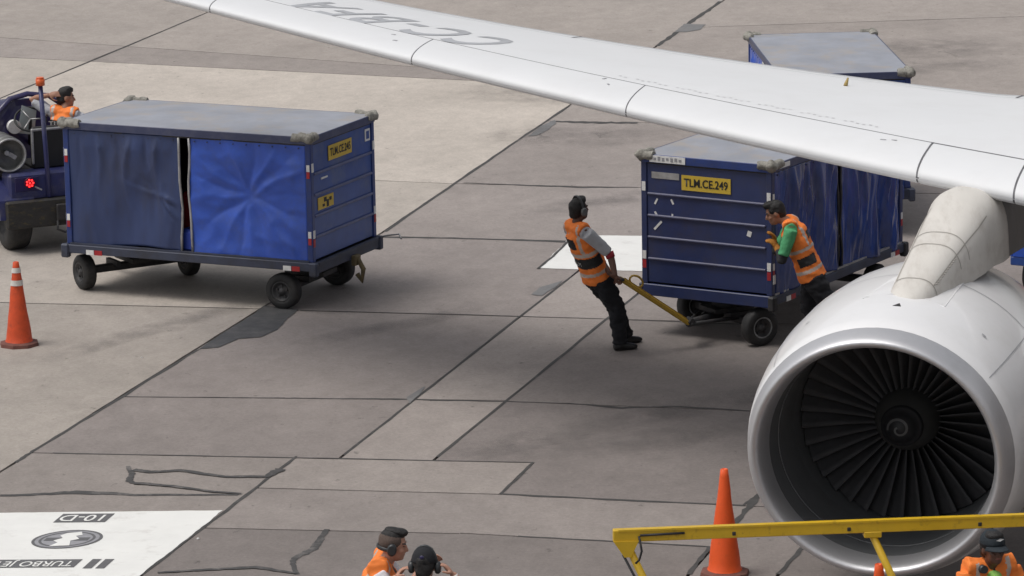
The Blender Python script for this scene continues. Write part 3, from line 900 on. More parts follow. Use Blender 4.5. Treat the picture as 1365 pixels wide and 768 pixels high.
# 36 twisted fan blades
mb = MB(); NB = 36; gp = []
for up in (1,):
    for i in range(13):
        f = i / 12; r = .27 + .642 * f
        st = R(28 + 34 * f); ch = .19 + .10 * f; sweep = .04 * math.sin(f * math.pi) - .02 * f
        for j in range(6):
            q = (j / 5 - .5) * ch
            dx = q * math.cos(st) + sweep + .012 * math.cos(j / 5 * math.pi - 1.57); dt = q * math.sin(st)
            gp.append((1.45 + dx, r, dt / r))
blade_pts = gp
for b in range(NB):
    t0 = 2 * math.pi * b / NB
    vs = [epos(x, r, t0 + dt, True) for x, r, dt in gp] + [epos(x + .007, r, t0 + dt - .006 / r, True) for x, r, dt in gp]
    fs = [(i * 6 + j, i * 6 + j + 1, (i + 1) * 6 + j + 1, (i + 1) * 6 + j) for i in range(12) for j in range(5)]
    fs += [tuple(k + 78 for k in f[::-1]) for f in fs]
    fs += [(i * 6, (i + 1) * 6, (i + 1) * 6 + 78, i * 6 + 78) for i in range(12)] + [(i * 6 + 5, i * 6 + 5 + 78, (i + 1) * 6 + 5 + 78, (i + 1) * 6 + 5) for i in range(12)]
    MB().add(vs, fs, 0, True).build('fan_blade', 'fan', eng)
erev('core_cowl', [(2.7, .74), (3.45, .68), (4.0, .55), (4.4, .45), (4.39, .40), (3.9, .38), (3.9, .01)], 'tankgrey', eng, 40, scarf=False)
erev('exhaust_cone', [(3.9, .26), (4.4, .2), (4.9, .02)], 'chassis', eng, 32, scarf=False)
# cowl split lines, latches and small stencils
for tdeg in (38, 142):
    vs = []
    for k in range(25):
        x = .30 + 2.9 * k / 24; r = next((r0 + (r1 - r0) * (x - x0) / (x1 - x0) for (x0, r0), (x1, r1) in zip(CP[:-1], CP[1:]) if x0 <= x <= x1)) + .003
        vs += [epos(x, r, R(tdeg) - .004), epos(x, r, R(tdeg) + .004)]
    MB().add(vs, [(2 * i, 2 * i + 1, 2 * i + 3, 2 * i + 2) for i in range(24)]).build('cowl_seam', 'softseam', eng)
for tdeg, x, wd in ((52, .8, .04), (128, .75, .04)):
    MB().add([epos(x + dx, 1.245 if x > 1.1 else 1.19 + .12 * (x - .6), R(tdeg) + dt) for dx, dt in ((0, 0), (.03, 0), (.03, wd / 1.2), (0, wd / 1.2))], [(0, 1, 2, 3)]).build('stencil', 'softseam', eng)
# inboard strake fin on the cowl
p0, p1, p2 = epos(1.15, 1.225, R(147), False), epos(2.0, 1.225, R(147), False), epos(1.8, 1.45, R(145), False)
dn = Vector((0, 0, .012))
MB().add([p0, p1, p2, p0 + dn, p1 + dn, p2 + dn], [(0, 1, 2), (5, 4, 3), (0, 3, 4, 1), (1, 4, 5, 2), (2, 5, 3, 0)]).build('strake', 'nacellewhite', eng)

# ---- pylon: lofted fairing from the cowl top up under the wing
# (aft, half width, top z, base z, top roundness)
PS = [(.80, .07, 2.72, 2.60), (.88, .15, 2.79, 2.60), (1.0, .195, 2.845, 2.60), (1.25, .22, 2.925, 2.62), (1.55, .245, 3.02, 2.66), (1.9, .275, 3.13, 2.7), (2.2, .31, 3.22, 2.72), (2.42, .315, 3.29, 2.73), (2.62, .35, 3.345, 2.73), (3.1, .31, 3.33, 2.7), (4.0, .22, 3.25, 2.6), (5.0, .16, 3.15, 2.75), (5.8, .03, 3.08, 2.95)]
NP = 22


def pyl_sec(aft, hw, zt, zb, grow=0.0):
    out = []
    for k in range(NP + 1):
        t = math.pi * k / NP
        cx, sy = math.cos(t), math.sin(t)
        y = (hw + grow) * math.copysign(abs(cx) ** .74, cx)
        h = (zt - zb) * (abs(sy) ** .60)
        flare = .0 if k not in (0, NP) else .02
        p = EL + pa * aft + po * (y * (1 + flare))
        out.append(Vector((p.x, p.y, zb + h + (grow if sy > .1 else 0))))
    return out


def pyl_at(aft):
    for i in range(len(PS) - 1):
        if PS[i][0] <= aft <= PS[i + 1][0]:
            f = (aft - PS[i][0]) / (PS[i + 1][0] - PS[i][0])
            return [PS[i][j] * (1 - f) + PS[i + 1][j] * f for j in range(4)]
    return list(PS[-1])


rows, rows2 = [], []
k_ = PS[0][0]
while k_ <= 2.95:
    rows.append(pyl_sec(*pyl_at(k_))); k_ += .06
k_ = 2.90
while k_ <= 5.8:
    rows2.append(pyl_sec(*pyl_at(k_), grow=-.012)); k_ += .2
mb = MB(); w = NP + 1
mb.add([p for r in rows for p in r], [(i * w + k, i * w + k + 1, (i + 1) * w + k + 1, (i + 1) * w + k) for i in range(len(rows) - 1) for k in range(NP)], 0, True)
mb.add(rows[0], [list(range(w))]); mb.add(rows[-1], [list(range(w))[::-1]])
pyl = mb.build('pylon', 'pylon', plane)


MB().add([p for r in rows2 for p in r], [(i * w + k, i * w + k + 1, (i + 1) * w + k + 1, (i + 1) * w + k) for i in range(len(rows2) - 1) for k in range(NP)], 0, True).build('aft_fairing_shaded', 'aftshade', pyl)  # pylon's rear stretch, coloured dark to stand for shade under the wing


def pyl_band(a0, a1, k0, k1, m, name, g=.003):
    r = [pyl_sec(*pyl_at(a0), grow=g), pyl_sec(*pyl_at(a1), grow=g)]
    ks = list(range(k0, k1 + 1)); n_ = len(ks)
    MB().add([r[0][k] for k in ks] + [r[1][k] for k in ks], [(i, i + 1, i + 1 + n_, i + n_) for i in range(n_ - 1)], 0, True).build(name, m, pyl)


for a_ in (1.10, 1.66, 1.86):
    pyl_band(a_, a_ + .012, 2, NP - 2, 'pylonseam', 'panel_seam')
for kk in (6, NP - 5):     # riveted seams running along the pylon shoulders
    rr = []
    for i in range(24):
        a_ = 1.12 + 1.3 * i / 23; sct = pyl_sec(*pyl_at(a_), grow=.003)
        d = (sct[kk + 1] - sct[kk]).normalized() * .006
        rr += [sct[kk] - d, sct[kk] + d]
    MB().add(rr, [(2 * i, 2 * i + 1, 2 * i + 3, 2 * i + 2) for i in range(23)]).build('panel_seam', 'pylonseam', pyl)
for i in range(11):
    a_ = 1.16 + .045 * i; sct = pyl_sec(*pyl_at(a_), grow=.004); c = sct[NP - 5] + (sct[NP - 4] - sct[NP - 5]) * .35
    c2 = pyl_sec(*pyl_at(a_), grow=.004)[4] 
    MB().ell(c, (.012, .012, .006), n=8, m=4).build('rivet', 'pylonseam', pyl)
# skirt plates where the pylon meets the cowl and a small triangular drain vent ahead of it
def skirt(pts, m='nacellewhite', lift=.012):
    P = [epos(x, 1.235 if x > 1.2 else 1.19 + .045 * (x - .7) / .5, t + x * .078, False) for x, t in pts]
    P = [p + (p - (EL + ea * (p - EL).dot(ea))).normalized() * lift for p in P]
    n_ = len(P)
    MB().add(P + [p - Vector((0, 0, .014)) for p in P], [list(range(n_)), list(range(2 * n_ - 1, n_ - 1, -1))] + [(i, (i + 1) % n_, (i + 1) % n_ + n_, i + n_) for i in range(n_)]).build('skirt_plate', m, pyl)
    return P
skirt([(.93, R(86)), (.86, R(73)), (1.45, R(77)), (1.75, R(79)), (1.75, R(85))])
skirt([(.93, R(94)), (.86, R(106)), (1.5, R(103)), (2.1, R(101)), (2.1, R(95))])
skirt([(.70, R(90)), (.62, R(88.3)), (.62, R(91.7))], 'black', .006)

# ================================================================== BAGGAGE CARTS
W2, L2, ZR, ZB = .80, 1.60, 2.02, .58


def quad_tex(mbq, c, u, v, hu, hv, mi=0):
    mbq.add([c - u * hu - v * hv, c + u * hu - v * hv, c + u * hu + v * hv, c - u * hu + v * hv], [(0, 1, 2, 3)], mi)


def wheel(parent, name='wheel', r=.205, w=.15, loc=(0, 0, 0), rz=0.0, rimmat='rimdark', ringmat=None):
    hub = link(name, MB().lathe([(-w / 2, r * .58), (-w / 2 * 1.02, r * .72), (-w * .46, r * .90), (-w * .36, r * .985), (-w * .2, r), (w * .2, r), (w * .36, r * .985), (w * .46, r * .90), (w / 2 * 1.02, r * .72), (w / 2, r * .58)], 32, axis='y', closed=True).mesh('tyre', 'rubber'), parent, loc, (0, 0, rz))
    for sg in (-1, 1):
        mbr = MB().lathe([(sg * w * .42, r * .60), (sg * w * .5, r * .57), (sg * w * .47, r * .50)], 28, axis='y', mi=1 if ringmat else 0)
        mbr.lathe([(sg * w * .47, r * .50), (sg * w * .30, r * .44), (sg * w * .28, r * .2), (sg * w * .46, r * .17), (sg * w * .48, r * .001)], 28, axis='y')
        for k in range(5):
            t = 2 * math.pi * k / 5
            mbr.box((math.sin(t) * r * .31, sg * w * .31, math.cos(t) * r * .31), (.022, .03, .022))
        mbr.build('rim', [rimmat] + ([ringmat] if ringmat else []), hub)
    return hub


def curtain(name, parent, x0, x1, y, z0, z1, style, m, seed):
    """hanging tarpaulin with its folds; plane faces -y or +y"""
    sg = -1 if y < 0 else 1

    def fn(a, b):
        x = x0 + (x1 - x0) * a; z = z0 + (z1 - z0) * b
        d = 0
        if style == 'star':
            cx, cz = a - .50, (b - .53) * (z1 - z0) / (x1 - x0)
            r = math.hypot(cx, cz) + 1e-4; th = math.atan2(cz, cx)
            d = -.045 * math.exp(-r * 4.5) + .03 * noise.noise(Vector((a * 2.4, b * 2.4, seed)))
            for q in range(17):      # creases pulled out from the gathered centre
                ang = q * .37 + .12 * math.sin(q * 5.1 + seed); dl = math.atan2(math.sin(th - ang), math.cos(th - ang))
                if abs(dl) > 1.2: continue
                ln = .22 + .5 * abs(math.sin(q * 2.3 + seed)); pd = abs(r * math.sin(dl) + .012 * math.sin(r * 14 + q))
                d += (.034 if q % 2 else -.026) * (.5 + .5 * abs(math.sin(q * 1.7))) * math.exp(-pd / (.012 + .045 * r)) * min(1, r * 6) * max(0, 1 - (r / (ln + .25)) ** 2)
            d += .012 * (1 - 2.2 * abs(noise.noise(Vector((a * 5 + b * 2, b * 6 - a, seed)))))
        elif style == 'slack':
            d = .045 * noise.noise(Vector((a * 2.2 - b * 1.3 + seed, b * 1.2, seed)))
            for q in range(14):      # slack folds running up from the lower corner and down from the fixings
                if q < 8:
                    ox, oz, ang = 1.0, .02 + .05 * q, 1.75 + .14 * q
                else:
                    ox, oz, ang = .12 + .14 * (q - 8), 1.0, -1.35 - .09 * ((q * 3) % 5)
                px, pz = a - ox, (b - oz); al = px * math.cos(ang) + pz * math.sin(ang); pd = abs(-px * math.sin(ang) + pz * math.cos(ang) + .02 * math.sin(al * 9 + q))
                if al > 0: d += (.050 if q % 2 else -.040) * math.exp(-pd / (.012 + .05 * al)) * max(0, 1 - al / (.45 + .3 * abs(math.sin(q * 1.9)))) * min(1, al * 8)
            d += .010 * (1 - 2 * abs(noise.noise(Vector((a * 9 + seed, b * 3, 7.7))))) 
        else:
            rg = lambda q: 1 - 2.2 * abs(noise.noise(q))
            d = .05 * noise.noise(Vector((a * 4.5 + seed, b * .7, 1.7))) + .035 * rg(Vector((a * 6 + b * .8 + seed, b * .9, 5.2))) + .022 * rg(Vector((a * 13 - b * 2.2 + seed, b * 1.5, 9.2))) + .018 * noise.noise(Vector((a * 9, b * 5 + seed, 2))) * (1 - b)
        edge = min(1, a * 8, (1 - a) * 8) * min(1, (1 - b) * 7)
        d *= .35 + .65 * edge
        sag = -.02 * math.sin(a * math.pi * 2 + seed) * (1 - b)
        return Vector((x, y + sg * (d + .01), z + sag * (1 - b)))
    o = MB().grid(fn, 64, 56, flip=sg > 0).build(name, m, parent, fix=False)
    sol = o.modifiers.new('cloth', 'SOLIDIFY'); sol.thickness = .006; sol.offset = 0
    return o


def bumper(parent, sx, sy, seed):
    """rag-wrapped foam corner pad on the roof corner"""
    mb = MB()
    cx, cy = sx * (L2 - .02), sy * (W2 - .02)
    for axis in (0, 1):
        n = 9; ln = .24 if axis == 0 else .17
        pts, rad = [], []
        for i in range(n):
            f = i / (n - 1)
            if axis == 0: p = Vector((cx - sx * ln * f + sx * .03, cy + sy * .015, ZR - .02))
            else: p = Vector((cx + sx * .015, cy - sy * ln * f + sy * .03, ZR - .02))
            pts.append(p); rad.append((.050 if f < .9 else .043) * (.55 if i == 0 else 1))
        mb.tube(pts, rad, 12)
    mb.ell((cx + sx * .015, cy + sy * .015, ZR - .018), (.068, .068, .064), n=14, m=9)
    for p in mb.v:
        d = Vector((noise.noise(p * 17 + Vector((seed, 0, 0))), noise.noise(p * 17 + Vector((0, seed, 3))), noise.noise(p * 17 + Vector((5, 0, seed)))))
        p += d * .018
    return mb.build('corner_pad', 'foam', parent, fix=False)


def make_cart(loc, rz, label, style):
    """x = along the cart (front at -x), y = across; returns the root"""
    c = thing('baggage_cart', label, 'baggage cart', loc, rz, 'covered baggage carts')
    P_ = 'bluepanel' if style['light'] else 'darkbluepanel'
    # deck and side rails
    mb = MB().box((0, 0, ZB - .065), (2 * L2 - .06, 2 * W2 - .06, .05))
    mb.build('deck', 'chassis', c)
    for sy in (-1, 1):
        MB().box((0, sy * (W2 + .005), ZB - .05), (2 * L2 + .04, .05, .10), bev=.008).build('side_rail', 'slate', c)
        MB().box((0, sy * (W2 - .005), ZB + .012), (2 * L2 - .1, .035, .02)).build('rail_lip', 'galv' if not style['light'] else 'slate', c)
    for sx in (-1, 1):
        MB().box((sx * (L2 + (.012 if style['light'] else -.012)), 0, ZB - .065), (.05, 2 * W2 + (.06 if style['light'] else -.02), .13), bev=.008).build('end_rail', 'slate' if style['light'] else 'darkbluepanel', c)
        if style['light']: MB().box((sx * (L2 + .035), 0, ZB - .02), (.03, 2 * W2 - .1, .03)).build('end_rail_lip', 'slate', c)
    for sx in (-1, 1):
        for sy in (-1, 1):
            if style['light'] or (sx, sy) != (-1, 1): MB().box((sx * (L2 + .012), sy * (W2 + .012), ZB - .075), (.10, .08, .16), bev=.015).build('corner_block', 'slate' if style['light'] else 'chassis', c)
            MB().box((sx * (L2 - .035), sy * (W2 - .035), (ZB + ZR - .08) / 2 + .0), (.07, .07, ZR - ZB - .085), bev=.006).build('corner_post', 'bluepost' if style['light'] else 'darkbluepanel', c)
    # roof: pan with turned-down edge
    mb = MB(); nx, ny = 16, 10
    mb.grid(lambda a, b: Vector(((a - .5) * 2 * (L2 + .005), (b - .5) * 2 * (W2 + .005), ZR - .005 + .025 * math.sin(a * math.pi) * math.sin(b * math.pi) + .008 * noise.noise(Vector((a * 4, b * 3, style['seed']))) * min(1, 8 * a, 8 * b, 8 - 8 * a, 8 - 8 * b))), nx, ny)
    roof = mb.build('roof', 'roofgrey', c, fix=False)
    MB().box((0, 0, ZR - .10), (2 * L2 - .02, 2 * W2 - .02, .02)).build('roof_liner', 'chassis', roof)
    for sy in (-1, 1):
        MB().box((0, sy * (W2 + .004), ZR - .048), (2 * L2 + .01, .02, .088), bev=.004).build('roof_edge', 'rooflip', roof)
    for sx in (-1, 1):
        MB().box((sx * (L2 + .004), 0, ZR - .048), (.02, 2 * W2 - .012, .088), bev=.004).build('roof_edge', 'rooflip' if style['light'] else 'bluepost', roof)
    k = 0
    for sx in (-1, 1):
        for sy in (-1, 1):
            bumper(c, sx, sy, style['seed'] + k * 3.7); k += 1
    # ribbed end walls: five pressed sheets and their ribs
    zs = [ZB + .02, .86, 1.10, 1.34, 1.58, ZR - .09]
    for sx in (-1, 1):
        for i in range(5):
            h = zs[i + 1] - zs[i]
            MB().box((sx * (L2 - .025), 0, zs[i] + h / 2), (.02, 2 * W2 - .145, h - .004)).build('end_sheet', P_, c)
            if i: MB().box((sx * (L2 - .006), 0, zs[i]), (.03, 2 * W2 - .15, .030), bev=.010).build('rib', 'rib' if style['light'] else 'ribdark', c)
    # curtains, two on each side
    zt = ZR - .095
    for sy, pair in ((-1, style['near']), (1, style['far'])):
        g = style['gap'] if sy < 0 else .02
        gx = style.get('gapx', 0)
        curtain('curtain', c, -L2 + .07, gx - g, sy * (W2 - .03), ZB + .02, zt, pair[0][0], pair[0][1], style['seed'] + sy)
        curtain('curtain', c, gx + g, L2 - .07, sy * (W2 - .03), ZB - .02, zt, pair[1][0], pair[1][1], style['seed'] + 2 + sy)
        for xa, xb in ((-L2 + .07, gx - g), (gx + g, L2 - .07)):
            for k in range(9):
                xx = xa + (xb - xa) * (k + .5) / 9
                MB().tube([(xx, sy * (W2 - .012), zt - .045), (xx, sy * (W2 - .002), zt - .045)], .008, 8).build('eyelet', 'slate', c)
        for q in (-1, 1):
            x = gx + q * (g + .005)
            ps = [(x + .012 * math.sin(i * .9 + q), sy * (W2 - .012 + .01 * math.sin(i * 1.7)), ZB + .02 + (zt - ZB - .03) * i / 8) for i in range(9)]
            MB().tube(ps, .016, 8).build('curtain_pole', 'galv' if style['light'] else 'chassis', c)
    # reflector tape on the posts and rails
    def tape(p, sz, m_):
        MB().box(p, sz).build('reflector', m_, c)
    for sx in (-1, 1):
        xs = sx * (L2 - .035)
        for zc in (1.62, .86):
            tape((xs, -W2 - .002, zc + .038), (.038, .008, .075), 'white'); tape((xs, -W2 - .002, zc - .04), (.038, .008, .075), 'red')
        tape((sx * (L2 - .32), -W2 - .032, ZB - .075), (.10, .008, .055), 'white'); tape((sx * (L2 - .32) + .11, -W2 - .032, ZB - .075), (.10, .008, .055), 'red')
        for sy in (-1, 1):
            tape((sx * (L2 + .002), sy * (W2 - .035), .90), (.008, .045, .09), 'white'); tape((sx * (L2 + .002), sy * (W2 - .035), .80), (.008, .045, .09), 'red')
            tape((sx * (L2 + .002), sy * (W2 - .035), 1.66), (.008, .045, .10), 'white')
    # running gear
    MB().box((0, 0, ZB - .17), (2 * L2 - .7, .14, .14), bev=.01).build('chassis_beam', 'chassis', c)
    for sx, st in ((1, 0.0), (-1, style['steer'])):
        ax = link('axle', MB().box((0, 0, 0), (.09, 1.22, .085), bev=.01).box((0, 0, .08), (.5, .34, .05)).box((0, .3, .05), (.30, .05, .07)).box((0, -.3, .05), (.30, .05, .07)).tube([(0, 0, .05), (0, 0, .20)], .16, 18).mesh('axle', 'chassis'), c, (sx * 1.145, 0, .22), (0, 0, st))
        for sy in (-1, 1):
            wheel(ax, loc=(0, sy * .67, -.015), rimmat='rimdark', ringmat='rim' if not style['light'] else None)
    return c


def on_end(c, sx, yc, zc, w, h, m, name, depth=.008, off=.0):
    return MB().box((sx * (L2 - .010 + off), yc, zc), (depth, w, h)).build(name, m, c)


def end_text(parent, s, sx, yc, zc, size, m, xsc=1.0, off=.006):
    me = text_mesh(s, size, 1.0, m, bold=size * .02)
    for v in me.vertices:
        v.co = (sx * (L2 + off), yc + sx * v.co.x * xsc, zc + v.co.y)
    return link('lettering', me, parent)


# --- cart towed by the tug
st1 = dict(light=True, near=(('slack', 'tarpold'), ('star', 'tarpblue')), far=(('slack', 'tarpold'), ('slack', 'tarpblue')), gap=.055, gapx=-.02, steer=R(-35), seed=1.3)
cart1 = make_cart((-3.343, 46.776, 0), R(-24.78), 'blue canvas-sided baggage cart hitched behind the tug, one bright curtain creased like a star', st1)
pl = on_end(cart1, 1, -.06, 1.755, .58, .17, 'plate', 'number_plate', off=.002)
end_text(pl, 'TLM.CE.245', 1, -.06, 1.755, .125, 'black', .82, off=.0)
on_end(cart1, 1, .64, 1.80, .12, .14, 'white', 'sticker'); on_end(cart1, 1, .64, 1.80, .07, .09, 'bluepanel', 'sticker', off=.004)
pl = on_end(cart1, 1, -.44, 1.22, .38, .14, 'plate', 'warning_sticker')
for dy, dz, w_, h_ in ((-.46, 1.25, .06, .05), (-.40, 1.2, .05, .08), (-.33, 1.24, .05, .04), (-.5, 1.19, .05, .03)):
    MB().box((L2 - .004, dy, dz), (.004, w_, h_)).build('lettering', 'black', pl)
on_end(cart1, 1, -.46, 1.50, .16, .02, 'white', 'sticker')
mbT = MB()
mbT.box((0, 0, 0), (.16, .02, .02))
tb = MB().box((L2 + .07, .12, ZB - .14), (.06, .14, .12), bev=.01).tube([(L2 + .09, .12, ZB - .12), (L2 + .16, .12, ZB - .24), (L2 + .14, .12, ZB - .38), (L2 + .08, .12, ZB - .30)], .03, 8).build('coupling_hook', 'hookbrown', cart1)
MB().tube([(L2 + .06, W2 - .02, ZB + .0), (L2 + .14, W2 - .0, ZB + .02), (L2 + .28, W2 + .02, ZB + .04), (L2 + .34, W2 - .05, ZB + .0)], .010, 6).build('coupling_pin', 'galv', cart1)
# drawbar from the steered axle to the tug
d1 = MB().tube([(-1.25, .06, .24), (-1.9, .52, .30), (-2.25, .78, .42)], .035, 8).build('drawbar', 'yellowworn', cart1)

# --- cart being pulled by hand
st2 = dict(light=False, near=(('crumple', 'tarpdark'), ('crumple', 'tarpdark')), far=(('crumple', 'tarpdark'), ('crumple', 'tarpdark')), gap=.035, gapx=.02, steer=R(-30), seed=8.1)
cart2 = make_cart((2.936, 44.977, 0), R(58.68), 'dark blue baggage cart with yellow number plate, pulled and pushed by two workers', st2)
pl = on_end(cart2, -1, -.0, 1.735, .60, .165, 'plate', 'number_plate', off=.002)
end_text(pl, 'TLM.CE.249', -1, 0, 1.735, .125, 'black', .86, off=.0)
on_end(cart2, -1, .46, ZR - .045, .44, .075, 'white', 'sticker', off=.030)
for k in range(7): MB().box((-L2 - .026, .30 + .052 * k, ZR - .045 + .006 * (k % 2)), (.004, .030, .028 + .008 * (k % 3))).build('faded_print', 'midgreypaint', cart2)
on_end(cart2, -1, .50, 1.79, .34, .07, 'galv', 'sticker')
for yc, zc, w_, h_, an in ((.62, 1.50, .02, .07, .5), (.42, 1.51, .02, .06, -.5), (.62, 1.36, .02, .06, -.6), (.42, 1.36, .02, .03, 0), (.60, 1.235, .13, .025, -.8), (-.52, 1.24, .05, .06, .3), (.76, 1.42, .02, .06, .3), (.76, 1.17, .02, .1, .2)):
    MB().box((-L2 + .012, yc, zc), (.006, w_, h_), Matrix.Rotation(an, 3, 'X')).build('torn_sticker', 'white', cart2)
MB().box((-L2 + .22, -W2 - .016, ZR - .045), (.34, .006, .05)).build('sticker', 'white', cart2)
MB().box((-L2 + .04, -W2 - .012, 1.47), (.12, .006, .13), Matrix.Rotation(.2, 3, 'Y')).build('torn_sticker', 'white', cart2)
MB().box((-L2 + .04, -W2 - .006, .76), (.05, .008, .10)).build('sticker', 'white', cart2)
# yellow drawbar lifted towards the man's hands, with its pull ring
inv2 = (Matrix.Translation((2.936, 44.977, 0)) @ Matrix.Rotation(R(58.68), 4, 'Z')).inverted()
HAND = G(826, 371, .84)
hl = inv2 @ HAND
base_l = inv2 @ G(918, 431, .27)
dvec = (hl - base_l)
db = MB()
perp = dvec.normalized().cross(Vector((0, 0, 1))).normalized()
upv = perp.cross(dvec.normalized()).normalized()
rotm = Matrix((dvec.normalized(), perp, upv)).transposed()
db.box(base_l + dvec * .5, (dvec.length, .09, .05), rotm, bev=.012)
db.box(base_l + dvec * .5 + upv * .026, (dvec.length * .9, .022, .02), rotm)
tongue = MB().tube([Vector((-1.25, .02, .24)), base_l], .045, 10)
for sg in (-1, 1): tongue.tube([base_l + perp * .05 * sg, Vector((-1.3, .25 * sg, .24))], .022, 8)
dbo = db.build('drawbar', 'yellowworn', cart2)
tongue.build('tongue', 'chassis', dbo)
rc = base_l + dvec * .80 + upv * .07
ring = [rc + dvec.normalized() * .085 * math.cos(k * math.pi / 8) + upv * .055 * math.sin(k * math.pi / 8) + perp * .02 for k in range(17)]
MB().tube(ring, .012, 8, cap=False).build('pull_ring', 'yellowworn', dbo)
MB().tube([hl - dvec.normalized() * .16, hl - dvec.normalized() * .04], .024, 10).tube([hl - perp * .10, hl + perp * .10], .018, 10).build('handle', 'chassis', dbo)
MB().box(base_l + upv * .03, (.07, .12, .07), rotm, bev=.01).build('hinge', 'chassis', dbo)
# --- cart standing beyond the wing
st3 = dict(light=True, near=(('slack', 'tarpdark'), ('crumple', 'tarpblue')), far=(('slack', 'tarpdark'), ('slack', 'tarpblue')), gap=.03, gapx=0, steer=R(4), seed=15.7)
cart3 = make_cart((3.969, 50.718, 0), R(93.2), 'clean grey-roofed baggage cart standing behind the wing', st3)
on_end(cart3, -1, -.52, 1.80, .20, .14, 'white', 'sticker'); on_end(cart3, -1, -.52, 1.80, .12, .09, 'bluepanel', 'sticker', off=.004)
MB().box((-L2 - .10, -.62, ZB - .02), (.16, .16, .20), bev=.03).build('coupling_block', 'bluepost', cart3)
MB().box((-L2 - .10, -.62, ZB + .13), (.16, .14, .06), bev=.02).build('coupling_block', 'bluepost', cart3)

# --- low-sided dolly glimpsed past the pylon, with two bags
dol = thing('baggage_dolly', 'low-sided bright blue dolly half hidden behind the engine pylon', 'baggage dolly', (6.86, 46.4, 0), R(62))
MB().box((0, 0, .42), (2.6, 1.4, .10), bev=.01).build('deck', 'bluepanel', dol)
for sy in (-1, 1): MB().box((0, sy * .69, .62), (2.6, .03, .30), bev=.006).build('side_board', 'tarpblue', dol)
for sx in (-1, 1): MB().box((sx * 1.29, 0, .62), (.03, 1.34, .30), bev=.006).build('end_board', 'tarpblue', dol)
for sy in (-1, 1): MB().box((0, sy * .69, .782), (2.6, .045, .024), bev=.004).build('top_trim', 'galv', dol)
for sx in (-1, 1):
    MB().box((sx * .9, 0, .21), (.08, 1.1, .08)).build('axle', 'chassis', dol)
    for sy in (-1, 1): wheel(dol, loc=(sx * .9, sy * .58, .2), r=.2, w=.13)
RZ62 = Matrix.Rotation(R(62), 3, 'Z')


def suitcase(loc, rz, size, m, label):
    s = thing('suitcase', label, 'suitcase', loc, rz)
    w_, d_2, h_ = size
    MB().box((0, 0, h_ / 2 + .02), (w_, d_2, h_ - .04), bev=.035).build('shell', m, s)
    MB().tube([(-w_ * .2, 0, h_), (-w_ * .2, 0, h_ + .05), (w_ * .2, 0, h_ + .05), (w_ * .2, 0, h_)], .012, 8).build('handle', 'black', s)
    for sx in (-1, 1):
        for sy in (-1, 1): MB().ell((sx * w_ * .38, sy * d_2 * .3, .02), (.02, .02, .02), n=8, m=6).build('castor', 'black', s)
    return s


def on(loc, rz, p): q = Matrix.Rotation(rz, 3, 'Z') @ Vector(p); return (loc[0] + q.x, loc[1] + q.y, loc[2] + q.z)


DL = (6.86, 46.4, 0)
suitcase(on(DL, R(62), (-.75, -.2, .472)), R(62), (.5, .35, .72), 'bagpink', 'pinkish suitcase on the low blue dolly')
suitcase(on(DL, R(62), (-.1, .1, .472)), R(70), (.55, .4, .62), 'bagpurple', 'dark purple suitcase on the low blue dolly')
C1 = (-3.343, 46.776, 0)
dz_ = ZB - .038
suitcase(on(C1, R(-24.78), (.0, -.35, dz_)), R(-20), (.5, .3, .68), 'bagred', 'dark red suitcase seen through the gap between cart curtains')
suitcase(on(C1, R(-24.78), (.08, -.66, dz_)), R(-30), (.45, .2, .30), 'bagblue', 'small bright blue bag low in the gap between cart curtains')

# ================================================================== TRAFFIC CONES


def cone(p, h, rz, label, bands, body, lean=0.0):
    c = thing('traffic_cone', label, 'traffic cone', p, rz, 'orange traffic cones')
    b2 = .20
    mb = MB()
    oct_ = []
    for k in range(8):
        t = math.pi / 4 * k + math.pi / 8; oct_.append((math.cos(t) * b2 * 1.12, math.sin(t) * b2 * 1.12))
    mb.add([(x, y, .0) for x, y in oct_] + [(x * .97, y * .97, .035) for x, y in oct_] + [(x * .7, y * .7, .05) for x, y in oct_],
           [list(range(7, -1, -1))] + [(k, (k + 1) % 8, (k + 1) % 8 + 8, k + 8) for k in range(8)] + [(k + 8, (k + 1) % 8 + 8, (k + 1) % 8 + 16, k + 16) for k in range(8)] + [list(range(16, 24))])
    mb.build('base', 'conebase', c)
    r0, r1 = .142, .032
    rr = lambda f: r0 + (r1 - r0) * f
    prof = [(.05, r0 + .012), (.075, r0)] + [(.075 + (h - .075) * i / 14, rr(i / 14)) for i in range(1, 15)] + [(h + .004, r1 * .7), (h - .03, r1 * .6)]
    cb = MB().lathe(prof, 32)
    for q in cb.v:
        q += Vector((noise.noise(q * 6 + Vector(p)), noise.noise(q * 6 + Vector((9, 0, 0))), 0)) * .006
    cb.build('cone_body', body, c)
    for f0, f1 in bands:
        pr = [(.075 + (h - .075) * f, rr(f) + .006) for f in (f0, (f0 + f1) / 2, f1)]
        MB().lathe(pr, 32).build('collar_band', 'conewhite', c)
    return c


cone(G(26, 460), .93, R(10), 'worn orange traffic cone with white bands standing near the tug', ((.70, .77), (.865, .93)), 'coneorange')
cone(G(966, 766), .95, R(35), 'plain bright orange traffic cone behind the yellow rail', (), 'conebright')
tipp = G(1172, 752, .95)
cone((tipp.x, tipp.y, 0), .95, R(20), 'orange traffic cone standing right under the engine mouth', (), 'conebright')

